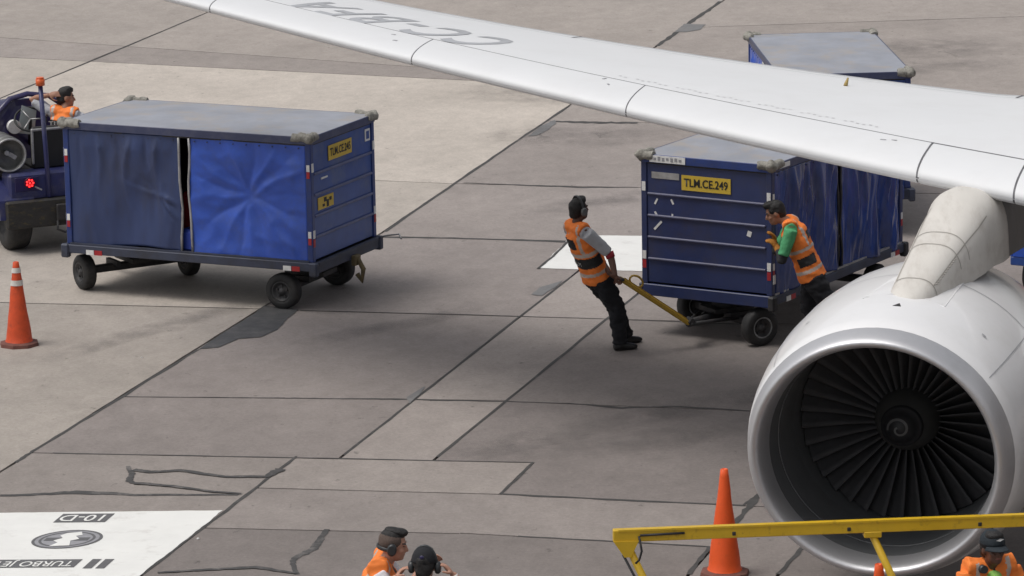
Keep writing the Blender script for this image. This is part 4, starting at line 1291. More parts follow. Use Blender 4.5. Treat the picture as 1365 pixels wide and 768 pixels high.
# ================================================================== YELLOW RAIL
zr_ = 1.35
RL_, RR_ = G(817, 714, zr_), G(1365, 693, zr_)
rd = (RR_ - RL_).normalized(); rlen = (RR_ - RL_).length + .9
rail = thing('steel_rail', 'yellow steel guard rail on slanted legs in front of the engine', 'guard rail', (RL_.x, RL_.y, 0), math.atan2(rd.y, rd.x))
mb = MB()
mb.box((rlen / 2, 0, zr_), (rlen, .07, .098), bev=.006)
mb.build('beam', 'yellow', rail)
MB().box((rlen / 2 + .01, -.037, zr_ + .044), (rlen - .06, .006, .016)).build('beam_flange', 'yellow', rail)
rail.location.z = 0
MB().add([(.0, -.045, zr_ - .04), (.20, -.045, zr_ - .04), (.135, -.045, zr_ - .17), (.085, -.045, zr_ - .17), (0, .045, zr_ - .04), (.20, .045, zr_ - .04), (.135, .045, zr_ - .17), (.085, .045, zr_ - .17)],
         [(0, 1, 2, 3), (7, 6, 5, 4), (0, 4, 5, 1), (1, 5, 6, 2), (2, 6, 7, 3), (3, 7, 4, 0)]).build('gusset', 'yellow', rail)
for x0 in (.08, 2.02):
    sl = .44
    leg = MB().tube([(x0 + .02, 0, zr_ - .05), (x0 + sl * zr_, 0, .02)], .030, 10).build('leg', 'yellow', rail)
    if x0 < 1:
        MB().tube([(x0 - .005, -.03, zr_ - .15), (x0 + .44 * .7 - .02, -.03, zr_ - .75)], .010, 6).build('brake_pipe', 'chassis', leg)
    else:
        MB().box((x0 + .03, 0, zr_ - .065), (.14, .08, .05), bev=.006).build('bracket', 'yellow', rail)
    MB().box((x0 + sl * zr_, 0, .0125), (.18, .14, .025), bev=.005).build('foot_plate', 'chassis', leg)
MB().tube([(.20, -.05, zr_ + .0), (.22, -.055, zr_ - .12), (.20, -.055, zr_ - .19), (.17, -.05, zr_ - .22)], .009, 6).tube([(.21, -.045, zr_ + .005), (.56, -.045, zr_ + .012)], .010, 6).build('latch_rod', 'chassis', rail)
for x0 in (.95, 1.86, 2.9, 3.4):
    MB().box((x0, -.037, zr_ - .012), (.028, .01, .03), bev=.003).build('bolt', 'chassis', rail)

# ================================================================== TUG
TG = G(19, 338)
tug = thing('baggage_tug', 'purple-blue baggage tug with lit red tail lamp and orange beacon pole', 'baggage tug', (TG.x, TG.y, 0), R(24))
# local frame: y forward (away), x right; rear-left wheel contact near the origin
def twheel(x, y, r=.38, w=.30):
    hub = link('wheel', MB().lathe([(-w / 2, r * .5), (-w / 2, r * .8), (-w * .42, r * .95), (-w * .3, r), (w * .3, r), (w * .42, r * .95), (w / 2, r * .8), (w / 2, r * .5)], 36, axis='y', closed=True).mesh('tyre', 'rubber'), tug, (x, y, r), (0, 0, R(90)))
    MB().lathe([(-w * .5, r * .52), (-w * .3, r * .45), (-w * .3, .01)], 24, axis='y').lathe([(w * .5, r * .52), (w * .3, r * .45), (w * .3, .01)], 24, axis='y').build('rim', 'rimdark', hub)


for x in (0.10, 1.12): twheel(x, .30)
for x in (.06, 1.08): twheel(x, 1.85, .33, .24)
bp = MB().box((.50, -.13, .50), (1.26, .14, .34), bev=.02).build('rear_bumper', 'bumpersteel', tug)
MB().box((.57, -.215, .50), (.16, .05, .20), bev=.01).tube([(.50, -.22, .40), (.48, -.26, .30), (.57, -.28, .26), (.66, -.26, .30), (.64, -.22, .40)], .016, 8).build('tow_hook', 'chassis', bp)
MB().box((.57, .95, .50), (.84, 2.1, .34), bev=.03).build('chassis', 'chassis', tug)
for x in (.02, 1.12):      # rear fenders
    mb = MB(); pr = []
    for i in range(9):
        t = math.pi * i / 8
        pr.append((.30 - .46 * math.cos(t), .40 + .50 * math.sin(t) ** .6))
    for sx in (-.22, .22):
        pass
    vs = [(x + sx, y, max(z, .45)) for sx in (-.22, .22) for y, z in pr]
    mb.add(vs, [(i, i + 1, i + 10, i + 9) for i in range(8)] + [list(range(9)), list(range(17, 8, -1))])
    mb.build('fender', 'tugblue', tug)
body = MB().box((.57, .05, .82), (1.26, .32, .34), bev=.03).build('rear_body', 'tugblue', tug)
MB().box((.16, -.118, .86), (.30, .02, .17), bev=.004).build('lamp_panel', 'tugpurple', body)
lens = MB().tube([(.19, -.125, .875), (.19, -.15, .875)], .068, 24).build('tail_lamp', 'lensdark', body)
for k in range(8):
    a_ = k * math.pi * 2 / 7; r_2 = .040 if k < 7 else 0
    MB().ell((.19 + r_2 * math.cos(a_), -.152, .875 + r_2 * math.sin(a_)), (.013, .009, .013), n=10, m=6).build('led', 'redled', lens)
MB().box((.30, -.12, .80), (.10, .02, .02), Matrix.Rotation(.5, 3, 'Y')).build('grab_latch', 'galv', body)
MB().box((.98, -.118, .86), (.30, .02, .17), bev=.004).build('lamp_panel', 'tugpurple', body)
# seat box and seat
MB().box((.57, .50, .86), (.95, .55, .20), bev=.03).build('seat_base', 'chassis', tug)
MB().box((.62, .16, 1.24), (.60, .10, .52), bev=.03).build('seat_back', 'black', tug)
MB().box((.62, .113, 1.47), (.62, .03, .03), bev=.008).box((.325, .113, 1.26), (.03, .03, .42), bev=.008).build('seat_back_frame', 'galv', tug)
MB().box((.66, .48, .98), (.58, .52, .08), bev=.03).build('seat_cushion', 'black', tug)
# engine bonnet beside and ahead of the driver
mb = MB(); rows_ = []
for i in range(13):
    y = .55 + 1.85 * i / 12; hgt = 1.18 + .42 * math.sin(min(1, i / 9) * math.pi * .62) - (.35 * max(0, (i - 8) / 4) ** 2)
    rows_.append([Vector((.02 + 1.10 * k / 8, y, .62 if k in (0, 8) else hgt - .10 * abs(k / 4 - 1) ** 2.5)) for k in range(9)])
mb.add([p for r in rows_[5:] for p in r], [(i * 9 + k, i * 9 + k + 1, (i + 1) * 9 + k + 1, (i + 1) * 9 + k) for i in range(7) for k in range(8)])
mb.add(rows_[5], [list(range(9))]); mb.add(rows_[-1], [list(range(9))[::-1]])
mb.build('bonnet', 'tugpurple', tug)
# curved dash hoop with round white gauge
pts = [(-.10, .62, .95), (.02, .82, 1.32), (.16, .95, 1.58), (.34, 1.02, 1.72), (.58, 1.05, 1.76), (.84, 1.02, 1.72), (1.0, .95, 1.6)]
MB().tube(pts, .024, 10, asp=[(1, 1.6)] * 7).build('dash_hoop', 'tugpurple', tug)
MB().add([(-.08, .66, .95), (.05, .85, 1.36), (.20, .98, 1.60), (.40, 1.04, 1.70), (.62, 1.05, 1.70), (.62, .98, .95), (-.08, .69, .95), (.05, .88, 1.36), (.20, 1.01, 1.60), (.40, 1.07, 1.70), (.62, 1.08, 1.70), (.62, 1.01, .95)],
         [(0, 1, 2, 3, 4, 5), (11, 10, 9, 8, 7, 6)] + [(i, (i + 1) % 6, (i + 1) % 6 + 6, i + 6) for i in range(6)]).build('dash_panel', 'tugpurple', tug)
MB().tube([(.33, .90, 1.40), (.33, .82, 1.40)], .085, 24).build('gauge', 'white', tug)
# steering wheel
sc = Vector((.50, .72, 1.50)); sq = Vector((-.15, -.62, .78)).normalized().to_track_quat('Z', 'Y').to_matrix()
sw = MB().tube([sc + sq @ Vector((.19 * math.cos(k * math.pi / 12), .19 * math.sin(k * math.pi / 12), 0)) for k in range(25)], .014, 8, cap=False).build('steering_wheel', 'black', tug)
for k in range(3):
    MB().tube([sc, sc + sq @ Vector((.19 * math.cos(k * 2.1), .19 * math.sin(k * 2.1), 0))], .010, 6).build('spoke', 'galv', sw)
MB().tube([sc, sc - (sq @ Vector((0, 0, 1))) * .5], .022, 8).build('steering_column', 'black', tug)
MB().add([sc + Vector((x, .12, z)) for x, z in ((-.13, -.18), (.08, -.22), (.12, .08), (-.06, .16))] + [sc + Vector((x, .13, z)) for x, z in ((-.13, -.18), (.08, -.22), (.12, .08), (-.06, .16))], [(0, 1, 2, 3), (7, 6, 5, 4), (0, 4, 5, 1), (1, 5, 6, 2), (2, 6, 7, 3), (3, 7, 4, 0)]).build('screen', 'glassgrey', tug)
# big horizontal gas cylinder on the left, its dished end towards us
ty, tx, tz = .10, .0, 1.21
tk = MB()
tk.lathe([(-.10, .205), (-.10, .185), (-.02, .180), (.02, .165), (.05, .10), (.06, .001)], 32, axis='y', c=(tx, ty, tz))
tk.lathe([(-.10, .205), (-.03, .208), (-.03, .218), (.05, .218), (.05, .208), (.30, .208), (.30, .218), (.37, .218), (.37, .208), (.62, .205), (.70, .15), (.73, .001)], 32, axis='y', c=(tx, ty, tz))
tk.build('gas_cylinder', 'tankgrey', tug)
MB().tube([(tx + .197 * math.cos(k * math.pi / 16), ty - .10, tz + .197 * math.sin(k * math.pi / 16)) for k in range(33)], .013, 8, cap=False).build('cylinder_rim', 'galv', tug)
MB().box((tx + .05, ty - .02, tz - .02), (.10, .07, .05), Matrix.Rotation(.6, 3, 'Y')).tube([(tx - .02, ty + .03, tz + .02), (tx - .02, ty - .06, tz + .02)], .03, 10).build('cylinder_valve', 'galv', tug)
MB().box((tx, ty + .30, tz - .24), (.36, .45, .08), bev=.01).build('cylinder_cradle', 'chassis', tug)
# beacon pole
MB().tube([(.43, -.14, .68), (.42, -.10, 1.3), (.40, -.06, 2.04)], .030, 10).build('beacon_pole', 'tugblue', tug)
MB().tube([(.40, -.06, 2.04), (.40, -.06, 2.12)], .055, 16).tube([(.40, -.06, 2.12), (.40, -.06, 2.14)], .045, 16).build('beacon', 'beacon', tug)
MB().box((.72, -.145, .88), (.06, .02, .30), bev=.003).build('reflector_strip', 'white', tug)

# ================================================================== PEOPLE


def remesh(mb, name, mats, voxel, smooth=4, wr=0.0, seed=0, classify=None):
    me = mb.mesh(name, mats)
    ob = bpy.data.objects.new('tmp', me); COL.objects.link(ob)
    md = ob.modifiers.new('r', 'REMESH'); md.mode = 'VOXEL'; md.voxel_size = voxel; md.use_smooth_shade = True
    if smooth:
        s = ob.modifiers.new('s', 'SMOOTH'); s.factor = .5; s.iterations = smooth
    bpy.context.view_layer.update()
    out = bpy.data.meshes.new_from_object(ob.evaluated_get(bpy.context.evaluated_depsgraph_get()))
    bpy.data.objects.remove(ob)
    out.materials.clear()
    for m in mats: out.materials.append(MATS[m])
    if wr:
        nrm = [v.normal.copy() for v in out.vertices]
        for v, nn in zip(out.vertices, nrm):
            p = v.co
            k = noise.noise(Vector((p.x * 9 + seed, p.y * 9, p.z * 17))) + .6 * noise.noise(Vector((p.x * 22, p.y * 22 + seed, p.z * 30)))
            v.co = p + nn * k * wr
    mi = [0] * len(out.polygons)
    if classify:
        for i, pl_ in enumerate(out.polygons): mi[i] = classify(pl_.center, pl_.normal)
    out.polygons.foreach_set('material_index', mi)
    out.polygons.foreach_set('use_smooth', [True] * len(out.polygons))
    return out


def frame(up, fwd):
    """matrix whose columns are forward, left, up"""
    u = Vector(up).normalized(); f = Vector(fwd) - u * Vector(fwd).dot(u); f.normalize(); l = u.cross(f)
    return Matrix((f, l, u)).transposed()


def hand_geo(mb, wrist, palm_dir, palm_nrm, thumb_side, curl=.7, scale=1.0, grow=0.0):
    """palm with four fingers of unequal length and a thumb leaving its side; fingers curl towards palm_nrm"""
    d = Vector(palm_dir).normalized(); n = Vector(palm_nrm); n = (n - d * n.dot(d)).normalized(); s = n.cross(d) * thumb_side
    W = Vector(wrist); k = scale
    rot = Matrix((d, s, n)).transposed()
    mb.ell(W + d * .050 * k, (.058 * k, .042 * k, .019 * k + grow), rot, 14, 8)
    for i, (off, ln) in enumerate(((.031, .072), (.011, .080), (-.010, .074), (-.029, .058))):
        p0 = W + d * .085 * k + s * off * k; a = 0; pts = [W + d * .05 * k + s * off * k * .9, p0]; p = p0
        for j in range(3):
            a += curl * (.75, .95, .7)[j]
            p = p + (d * math.cos(a) + n * math.sin(a)) * ln * k * (.42, .33, .25)[j]
            pts.append(p)
        mb.tube(pts, [.0105 * k + grow, .0105 * k + grow, .010 * k + grow, .009 * k + grow, .007 * k + grow], 8)
    t0 = W + d * .022 * k + s * .032 * k
    t1 = t0 + (d * .55 + s * .75 + n * .3).normalized() * .042 * k
    t2 = t1 + (d * .8 + s * .25 + n * .55 * (curl + .3)).normalized() * .032 * k
    t3 = t2 + (d * .7 - s * .05 + n * .8 * (curl + .3)).normalized() * .024 * k
    mb.tube([W + d * .02 * k, t0, t1, t2, t3], [.014 * k + grow, .0135 * k + grow, .0125 * k + grow, .011 * k + grow, .008 * k + grow], 8)


def person(loc, rz, label, J, skin='skin', shirt='shirtgrey', sleeve=.55, vest=True, hair='short', headset=True, cap=None, gloves=(False, False), longsleeve=None, vestmark=None, vw=.82, seed=0, shaved=False, hcurl=(.8, .8), palm=None, sit=False, headset_mat='headset', group='apron workers in orange vests'):
    """J: joints in the person's frame (x forward, y left, z up)"""
    root = thing('person', label, 'person', loc, rz, group)
    V = {k: Vector(v) for k, v in J.items() if isinstance(v, tuple)}
    pelvis, chest, neck, head = V['pelvis'], V['chest'], V['neck'], V['head']
    hf = Vector(J.get('look', (1, 0, 0))); hup = Vector(J.get('headup', (head - neck)))
    HM = frame(hup, hf)
    tf = Vector(J.get('chestfwd', (1, 0, 0)))
    TM = frame(chest - pelvis, tf); tl = TM.col[1].to_3d() if hasattr(TM.col[1], 'to_3d') else Vector(TM.col[1])
    tfw = Vector(TM.col[0]); tl = Vector(TM.col[1]); tu = Vector(TM.col[2])
    sh = {1: V.get('sh_l', chest + tu * .13 + tl * .185), -1: V.get('sh_r', chest + tu * .13 - tl * .185)}
    hp = {1: pelvis + tl * .09 - tu * .04, -1: pelvis - tl * .09 - tu * .04}
    S = {1: 'l', -1: 'r'}

    def torso(mb, g=0.0, top=True, low=0.0):
        ax = [pelvis - tu * (.10 - low), pelvis + tu * .02, pelvis.lerp(chest, .45), chest - tu * .02, chest + tu * .09, chest + tu * .165]
        wd = [.150, .165, .150, .170, .175, .120]; dp = [.112, .118, .108, .120, .112, .075]
        pts, rad, asp = [], [], []
        for p, a, b in zip(ax, wd, dp):
            pts.append(p); rad.append(1.0); asp.append((a + g, b + g))
        mb.tube(pts, rad, 24, up=tl, asp=asp)
        for s in (1, -1):
            mb.tube([chest + tu * .12, chest.lerp(sh[s], .6) + tu * .06, sh[s]], [.07 + g, .074 + g, .066 + g], 14)

    def arm(mb, s, f0, f1, r, g=0.0):
        A, E, Wp = sh[s], V['el_' + S[s]], V['wr_' + S[s]]
        pts, rad = [], []
        for i in range(9):
            f = f0 + (f1 - f0) * i / 8
            if f < .5: p = A.lerp(E, f * 2)
            else: p = E.lerp(Wp, f * 2 - 1)
            rr = .056 - .014 * (f * 2) if f < .5 else .044 - .016 * (f * 2 - 1) + .004 * math.sin((f * 2 - 1) * 3.1)
            pts.append(p); rad.append(rr * r + g)
        mb.tube(pts, rad, 14)

    def leg(mb, s, f0, f1, r, g=0.0):
        A, K, An = hp[s], V['kn_' + S[s]], V['an_' + S[s]]
        pts, rad = [], []
        for i in range(11):
            f = f0 + (f1 - f0) * i / 10
            p = A.lerp(K, f * 2) if f < .5 else K.lerp(An, f * 2 - 1)
            rr = .092 - .034 * (f * 2) if f < .5 else .058 - .020 * (f * 2 - 1) + .008 * math.sin((f * 2 - 1) * 3.1)
            pts.append(p); rad.append(rr * r + g)
        mb.tube(pts, rad, 16)

    # ---- body: one continuous skin
    mb = MB()
    torso(mb, -.018)
    mb.tube([chest + tu * .12, neck, head - HM @ Vector((.0, 0, .05))], [.065, .055, .053], 14)
    H = lambda x, y, z: head + HM @ Vector((x, y, z))
    mb.ell(head + HM @ Vector((-.012, 0, .022)), (.098, .076, .105), HM, 20, 14)
    mb.ell(H(.032, 0, -.055), (.062, .056, .066), HM, 16, 10)
    mb.ell(H(.062, 0, -.088), (.028, .03, .024), HM, 12, 8)
    mb.tube([H(.080, 0, .022), H(.098, 0, -.010), H(.108, 0, -.026), H(.088, 0, -.034)], [.010, .013, .016, .012], 8)
    for s in (1, -1):
        mb.ell(H(-.008, s * .078, -.008), (.022, .010, .034), HM, 10, 8)
        mb.ell(H(.058, s * .036, -.028), (.028, .024, .024), HM, 10, 8)
        mb.ell(H(.080, s * .032, .028), (.016, .026, .010), HM, 10, 8)
        arm(mb, s, .06, 1, .93)
        A, E, Wp = sh[s], V['el_' + S[s]], V['wr_' + S[s]]
        pdir, pn = (palm or {}).get(S[s], ((Wp - E), Vector((0, 0, -1))))
        if not gloves[0 if s == 1 else 1]:
            hand_geo(mb, Wp, pdir, pn, (palm or {}).get('t' + S[s], s), hcurl[0 if s == 1 else 1])
        leg(mb, s, 0, 1, .9)
        an = V['an_' + S[s]]; ft = Vector(J.get('foot_' + S[s], (1, 0, 0)))
        mb.tube([an, an + Vector((0, 0, -.05)) + ft * .02, an + Vector((0, 0, -.058)) + ft * .12], [.04, .04, .028], 10)
    mb.ell(H(.072, 0, -.060), (.020, .026, .010), HM, 10, 6)
    eyes = [H(.086, s * .033, .012) for s in (1, -1)]; lip = H(.092, 0, -.060); brow = [H(.092, s * .034, .034) for s in (1, -1)]

    def cls(c, n):
        for e in eyes:
            if (c - e).length < .013: return 1
        for e in brow:
            q = HM.transposed() @ (c - e)
            if abs(q.z) < .006 and abs(q.y) < .024 and abs(q.x) < .03: return 1
        q = HM.transposed() @ (c - lip)
        if abs(q.z) < .009 and abs(q.y) < .024 and abs(q.x) < .03: return 2
        return 0
    bmesh_ = remesh(mb, 'body', [skin, 'eyedark', 'lips'], .0085, 3, classify=cls)
    link('body', bmesh_, root)
    # ---- trousers, shoes
    mb = MB(); 
    mb.tube([pelvis - tu * .12, pelvis - tu * .02, pelvis + tu * .06], [1, 1, 1], 24, up=tl, asp=[(.155, .125), (.178, .132), (.170, .124)])
    for s in (1, -1): leg(mb, s, 0, .97, 1.0, .032)
    for s in (1, -1):
        K, An = V['kn_' + S[s]], V['an_' + S[s]]
        mb.tube([K.lerp(An, .7), K.lerp(An, .98)], [.078, .086], 14)
    link('trousers', remesh(mb, 'trousers', ['trousers'], .013, 4, .018, seed), root)
    for s in (1, -1):
        an = V['an_' + S[s]]; ft = Vector(J.get('foot_' + S[s], (1, 0, 0))).normalized(); fl = Vector((0, 0, 1)).cross(ft)
        b0 = an + Vector((0, 0, -.075))
        mb = MB().tube([b0 - ft * .075 + Vector((0, 0, .03)), b0 - ft * .03 + Vector((0, 0, .035)), b0 + ft * .07 + Vector((0, 0, .03)), b0 + ft * .15 + Vector((0, 0, .022)), b0 + ft * .195 + Vector((0, 0, .016))], [1] * 5, 14, up=fl, asp=[(.036, .036), (.042, .046), (.048, .044), (.050, .034), (.032, .022)])
        mb.tube([an - Vector((0, 0, .06)), an + Vector((0, 0, .03))], [.052, .047], 12)
        link('shoe', remesh(mb, 'shoe', ['shoe'], .011, 3), root)
    # ---- shirt
    mb = MB(); torso(mb, .0, low=.02)
    mb.tube([chest + tu * .13, chest.lerp(neck, .6) + tu * .03], [.085, .066], 16)
    for s in (1, -1): arm(mb, s, 0, sleeve * .5 + .0 if sleeve <= 1 else .5 * sleeve, 1.12, .013)
    link('shirt', remesh(mb, 'shirt', [shirt], .012, 3, .006, seed + 3), root)
    if longsleeve:
        for s in (1, -1):
            mb = MB(); arm(mb, s, .2, .95, 1.05, .006)
            link('sleeve', remesh(mb, 'sleeve', [longsleeve], .012, 3, .008, seed + 5), root)
    # ---- vest: sleeveless, with reflective bands and dark panels
    if vest:
        mb = MB()
        ax = [pelvis - tu * .05, pelvis + tu * .04, pelvis.lerp(chest, .45), chest - tu * .02, chest + tu * .09, chest + tu * .150]
        wd = [.198, .192, .178, .192, .172, .118]; dp = [.156, .150, .136, .146, .136, .095]
        mb.tube(ax, [1] * 6, 28, up=tl, asp=list(zip(wd, dp)))
        for s in (1, -1):
            mb.tube([chest + tu * .135, chest.lerp(sh[s], .62) + tu * .075, chest.lerp(sh[s], vw) + tu * .035], [.088, .086, .084], 16)
        H0 = (chest - pelvis).length

        def vc(c, n):
            q = TM.transposed() @ (c - pelvis)
            h = q.z / H0
            if vestmark == 'pull':
                if .36 < h < .64 and q.x < .07 and abs(q.y) < .22: return 2
                if .92 < h < 1.2 and q.x < -.05 and -.07 < q.y < .12: return 2
                if .12 < h < .21: return 1
                if .68 < h < .78: return 1
            elif vestmark == 'tlm':
                if .90 < h < 1.2 and q.x < .0: return 2
                if .05 < h < .17: return 1
            elif vestmark == 'push':
                if .28 < h < .52 and -.12 < q.x < .07 : return 2
                if .10 < h < .19: return 1
                if .66 < h < .74: return 1
                if .9 < h < 1.1 and q.x < -.09 and abs(q.y) < .09: return 2
            else:
                if .15 < h < .26 or (.88 < h < .96 and abs(q.y) > .06): return 1
            if h > .75 and .105 < abs(q.y) < .138 and n.dot(tu) < .8: return 1
            if q.x > .06 and abs(q.y) < .012: return 2
            return 0
        link('safety_vest', remesh(mb, 'safety_vest', ['vest', 'reflective', 'black'], .0105, 3, .010, seed + 9, vc), root)
    # ---- gloves
    for i, s in ((0, 1), (1, -1)):
        if gloves[i]:
            mb = MB(); E, Wp = V['el_' + S[s]], V['wr_' + S[s]]
            pdir, pn = (palm or {}).get(S[s], ((Wp - E), Vector((0, 0, -1))))
            hand_geo(mb, Wp, pdir, pn, (palm or {}).get('t' + S[s], s), hcurl[i], 1.12, .003)
            mb.tube([Wp + (E - Wp).normalized() * .06, Wp + Vector(pdir).normalized() * .03], [.042, .036], 12)
            link('glove', remesh(mb, 'glove', ['glove'], .0075, 2), root)
    # ---- hair
    mb = MB()
    if hair:
        mb.ell(H(-.020, 0, .034), (.104, .084, .106), HM, 20, 14)
        if not shaved:
            mb.ell(H(-.056, 0, -.012), (.066, .072, .080), HM, 16, 10)
            mb.ell(H(.028, 0, .098), (.062, .066, .040), HM, 16, 10)
            mb.ell(H(.02, 0, .112), (.075, .066, .034), HM, 16, 10)

        def hc(c, n):
            q = HM.transposed() @ (c - head)
            return 1 if (shaved and q.z < .082) else 0
        me_ = remesh(mb, 'hair', ['hair', 'hairshaved'], .009, 2, .004 if shaved else .010, seed, hc)
        # trim away the part over the face
        bm = bmesh.new(); bm.from_mesh(me_)
        IM = HM.transposed()
        kill = []
        for f in bm.faces:
            q = IM @ (f.calc_center_median() - head)
            if q.x > .052 - max(0, (q.z - .07)) * 1.6 + (.0 if q.z < .075 else .06) and q.z < .085: kill.append(f)
            elif q.z < -.075: kill.append(f)
            elif q.z < .0 and q.x > .012: kill.append(f)
        bmesh.ops.delete(bm, geom=kill, context='FACES'); bm.to_mesh(me_); bm.free()
        link('hair', me_, root)
        if shaved:
            mb = MB().ell(H(.0, 0, .112), (.094, .060, .030), HM, 16, 10).ell(H(.05, 0, .104), (.046, .056, .030), HM, 14, 8)
            link('hair_crest', remesh(mb, 'hair_crest', ['hair'], .008, 1, .009, seed), root)
    if cap:
        mb = MB(); vs = []; n = 24
        for i in range(9):
            ph = R(96) * i / 8
            for k in range(n):
                t = 2 * math.pi * k / n
                vs.append(H(-.008 + .112 * math.sin(ph) * math.cos(t), .092 * math.sin(ph) * math.sin(t), .042 + .108 * math.cos(ph)))
        mb.add(vs, [(i * n + k, (i + 1) * n + k, (i + 1) * n + (k + 1) % n, i * n + (k + 1) % n) for i in range(8) for k in range(n)], 0, True)
        capo = mb.build('cap', cap, root)
        so = capo.modifiers.new('t', 'SOLIDIFY'); so.thickness = .005
        vs = []
        for i in range(5):
            for k in range(13):
                t = R(-62 + 124 * k / 12); rr = 1 + (.85 * i / 4) * max(0, math.cos(t * 1.35))
                vs.append(H(-.008 + .108 * math.cos(t) * rr, .090 * math.sin(t) * (1 + .06 * i), .036 - .012 * i / 4 - .022 * abs(math.sin(t)) * i / 4))
        vz = MB().add(vs, [(i * 13 + k, i * 13 + k + 1, (i + 1) * 13 + k + 1, (i + 1) * 13 + k) for i in range(4) for k in range(12)], 0, True).build('visor', cap, capo)
        so = vz.modifiers.new('t', 'SOLIDIFY'); so.thickness = .006
        MB().ell(H(-.008, 0, .150), (.009, .009, .005), HM, 8, 5).build('cap_button', cap, capo)
    if headset:
        hg = None
        pts = [H(-.01 + J.get('hsx', 0), .098 * math.cos(R(a)), .005 + .150 * math.sin(R(a))) for a in range(0, 181, 15)]
        if J.get('hsback'): pts = [H(-.01 - .115 * math.sin(R(a)), .098 * math.cos(R(a)), -.02 + .0 * a) for a in range(0, 181, 15)]
        hg = MB().tube(pts, .010, 8, asp=[(1.6, .8)] * len(pts)).build('headset', 'headset', root)
        for s in (1, -1):
            c = H(-.006, s * .098, -.012); ax_ = HM @ Vector((0, s, 0))
            MB().tube([c - ax_ * .018, c - ax_ * .006, c + ax_ * .012, c + ax_ * .024], [.034, .042, .042, .030], 18, up=HM @ Vector((0, 0, 1)), asp=[(1.15, .9)] * 4).build('ear_cup', headset_mat, hg)
    return root, H, HM, TM, V


def back_text(root, TM, V, s, h, size, y0=0.0, back=-.170, m='white'):
    me = text_mesh(s, size, 1.0, m, extrude=.001)
    for v in me.vertices:
        q = Vector((back, -v.co.x * 1 + y0, h + v.co.y + 0 * v.co.z)); q.x -= v.co.z * 0
        v.co = V['pelvis'] + TM @ q
    return link('vest_lettering', me, root)


# --- the man hauling on the drawbar, leaning back, seen from his right rear
pf = G(826, 464)
RZP = R(28)
def to_local(w, base, rz): return Matrix.Rotation(-rz, 3, 'Z') @ (Vector(w) - Vector(base))
hL = to_local(HAND, pf, RZP)
J = dict(pelvis=(-.27, .02, .84), chest=(-.45, .0, 1.24), neck=(-.50, -.0, 1.455), head=(-.475, -.0, 1.575), look=(1, .10, -.05), headup=(-.12, 0, 1),
         chestfwd=(1, .05, .3), an_r=(-.05, -.10, .085), kn_r=(-.10, -.13, .47), an_l=(.16, .12, .085), kn_l=(.0, .13, .47),
         el_r=(-.235, -.235, 1.10), wr_r=tuple(hL + Vector((-.085, -.055, .045))), el_l=(-.20, .20, 1.10), wr_l=tuple(hL + Vector((-.085, .065, .045))), foot_r=(1, -.15, 0), foot_l=(1, .15, 0))
pm = {'r': (hL + Vector((.0, -.05, -.02)) - Vector(J['wr_r']), Vector((.35, .2, -.9))), 'l': (hL + Vector((.0, .05, -.02)) - Vector(J['wr_l']), Vector((.35, -.2, -.9)))}
puller = person((pf.x, pf.y, 0), RZP, 'person in orange vest leaning back to haul on the yellow drawbar with both hands', J, skin='skindark', shirt='shirtgrey', sleeve=.9, vestmark='pull', seed=2, headset=True, palm=pm, hcurl=(.95, .95), headset_mat='headsetgrey')
rt, H_, HM_, TM_, V_ = puller
for s in ('r',):
    A = V_['sh_r'] if 'sh_r' in V_ else None
E_, S_ = Vector(J['el_r']), Vector(J['chest'])
MB().tube([E_ + (Vector((-.38, -.185, 1.36)) - E_) * .10, E_ + (Vector(J['wr_r']) - E_) * .16], [.052, .047], 14).build('arm_band', 'wristband', rt)
back_text(rt, TM_, V_, 'TLM', .235, .07, -.02, back=-.158)

# --- the man pushing at the cart's corner
corner = Matrix.Translation((2.936, 44.977, 0)) @ Matrix.Rotation(R(58.68), 4, 'Z') @ Vector((-L2, -W2, 0))
qf = Vector((3.15, 42.96, 0))
RZQ = R(174)
hw = G(1026, 330, 1.20)
hb = to_local((2.775, 43.07, 1.19), qf, RZQ)
J = dict(pelvis=(-.04, .0, .88), chest=(.12, .0, 1.27), neck=(.235, .0, 1.455), head=(.345, .0, 1.535), look=(1, .10, -.45), headup=(.42, 0, 1),
         chestfwd=(1, .0, -.45), an_l=(-.66, .11, .10), kn_l=(-.30, .12, .47), an_r=(-.30, -.10, .085), kn_r=(.0, -.12, .47),
         el_l=(.265, .235, 1.06), wr_l=tuple(hb + Vector((-.075, .02, -.055))), el_r=(.34, -.20, 1.06), wr_r=tuple(hb + Vector((-.05, -.15, -.02))))
pm = {'l': (hb + Vector((.03, .0, .06)) - Vector(J['wr_l']), Vector((1, -.3, 0))), 'r': (Vector((.4, .3, .9)), Vector((1, .3, 0)))}
person((qf.x, qf.y, 0), RZQ, 'person in orange vest over green shirt with yellow gloves pushing the dark blue cart', J, skin='skin', shirt='shirtgreen', sleeve=.82, longsleeve='shirtdark', vestmark='push', seed=5, headset=False, gloves=(True, True), palm=pm, hcurl=(.5, .4))

# --- tug driver, hand on the back of the head
sp = tug.matrix_world
bpy.context.view_layer.update()
TM4 = Matrix.Translation(tug.location) @ Matrix.Rotation(R(24), 4, 'Z')
dw = TM4 @ Vector((.84, .44, .96))
RZD = R(74)
J = dict(pelvis=(0, 0, .10), chest=(.02, .0, .49), neck=(.05, .0, .70), head=(.10, .0, .82), look=(.55, -1.0, -.10), headup=(.10, .0, 1),
         chestfwd=(1, .0, -.1), kn_l=(.44, .14, .10), an_l=(.56, .16, -.36), kn_r=(.44, -.14, .10), an_r=(.56, -.16, -.36),
         el_l=(.04, .44, .80), wr_l=(-.0, .18, .865), el_r=(.16, -.27, .36), wr_r=(.38, -.20, .26), sh_l=(.02, .19, .655))
pm = {'l': (Vector((.05, -.9, .15)), Vector((.7, -.1, -.4))), 'r': (Vector((1, 0, 0)), Vector((0, 0, -1)))}
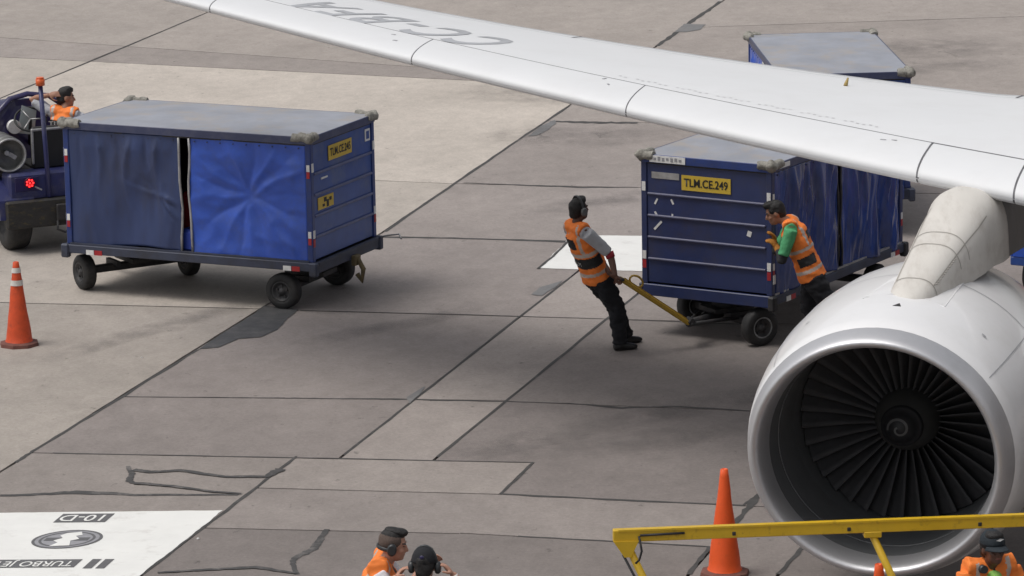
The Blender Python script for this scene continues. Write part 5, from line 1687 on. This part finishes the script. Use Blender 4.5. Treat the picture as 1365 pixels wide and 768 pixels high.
drv = person((dw.x, dw.y, dw.z - .02), RZD, 'person driving the tug with one hand raised to the back of the head', J, skin='skin', shirt='shirtgrey', sleeve=.85, vestmark='tlm', seed=7, headset=False, palm=pm, hcurl=(.35, .6))
back_text(drv[0], drv[3], drv[4], 'TLM', .415, .11, .05, back=-.150)

# --- man with shaved sides and headset, foreground
mf = G(508, 708, 1.72)
J = dict(pelvis=(-.03, 0, .92), chest=(.0, .0, 1.30), neck=(.06, .0, 1.50), head=(.115, .0, 1.612), look=(1, .05, -.35), headup=(.16, 0, 1), chestfwd=(1, .0, -.1),
         an_l=(.0, .10, .085), kn_l=(.02, .10, .48), an_r=(-.04, -.10, .085), kn_r=(-.0, -.10, .48), hsback=True,
         el_r=(.18, -.30, 1.18), wr_r=(.30, -.13, 1.425), el_l=(.20, .24, 1.14), wr_l=(.36, .10, 1.42))
pm = {'r': (Vector((.5, .35, .65)), Vector((.2, .9, -.2))), 'l': (Vector((.6, -.1, .6)), Vector((.3, -.6, 0)))}
person((mf.x - .02, mf.y, 0), R(-6), 'person with shaved sides and black headset in orange vest over white collar', J, skin='skinfair', shirt='shirtwhite', sleeve=1.7, vw=1.12, seed=11, headset=True, shaved=True, palm=pm, hcurl=(.45, .45))
# --- companion in the black cap, seen from behind, hands at the ears
cf_ = G(565, 735, 1.66)
J = dict(pelvis=(-.02, 0, .86), chest=(.0, .0, 1.22), neck=(.02, .0, 1.42), head=(.05, .0, 1.535), look=(1, -.1, -.12), headup=(.08, 0, 1), chestfwd=(1, 0, 0),
         an_l=(.0, .10, .085), kn_l=(.02, .10, .46), an_r=(0, -.10, .085), kn_r=(.02, -.10, .46),
         el_l=(.12, .36, 1.24), wr_l=(.08, .22, 1.44), el_r=(.10, -.36, 1.26), wr_r=(.07, -.205, 1.465))
pm = {'l': (Vector((-.1, -.55, .6)), Vector((-.2, -.9, -.5))), 'r': (Vector((-.1, .5, .6)), Vector((-.2, .9, -.5)))}
cp = person((cf_.x, cf_.y, 0), R(86), 'person in black cap holding both ear defenders, seen from behind', J, skin='skinfair', shirt='shirtdark', sleeve=1.75, vest=False, seed=13, headset=True, cap='blackcloth', palm=pm, hcurl=(.5, .5))
rt, H_, HM_, TM_, V_ = cp
MB().ell(H_(-.117, 0, .085), (.006, .018, .014), HM_, 12, 8).build('cap_mark', 'tugpurple', rt)
MB().tube([Vector(J['wr_r']) + Vector((.0, -.012, -.035)), Vector(J['wr_r']) + Vector((.0, -.004, -.010))], [.036, .034], 14).build('watch', 'white', rt)
# --- man in dark cap below the engine
kf = G(1318, 702, 1.75)
J = dict(pelvis=(-.02, 0, .92), chest=(.0, .0, 1.28), neck=(.04, .0, 1.47), head=(.075, .0, 1.60), look=(1, .1, .10), headup=(-.02, 0, 1), chestfwd=(1, 0, 0),
         an_l=(.0, .10, .085), kn_l=(.02, .10, .48), an_r=(0, -.10, .085), kn_r=(.02, -.10, .48),
         el_l=(.10, .30, 1.10), wr_l=(.32, .22, 1.16), el_r=(.08, -.28, 1.08), wr_r=(.32, -.18, 1.12))
kp = person((kf.x, kf.y, 0), R(-72), 'person in dark cap and orange vest over lime shirt, facing us below the engine', J, skin='skindark', shirt='vest', sleeve=.4, vw=1.08, seed=17, headset=False, cap='capdark', hcurl=(.6, .6))
rt, H_, HM_, TM_, V_ = kp
MB().add([H_(.105, -.035, .086), H_(.110, .0, .080), H_(.104, .038, .090), H_(.108, 0, .10)], [(0, 1, 2, 3)]).build('cap_mark', 'white', rt)
MB().ell(V_['neck'] + Vector((.045, .0, -.085)), (.085, .065, .05), n=14, m=8).build('collar', 'shirtlime', rt)
MB().tube([H_(-.03, -.09, -.15), H_(.05, -.10, -.14)], [.035, .03], 12).build('ear_cup', 'headset', rt)
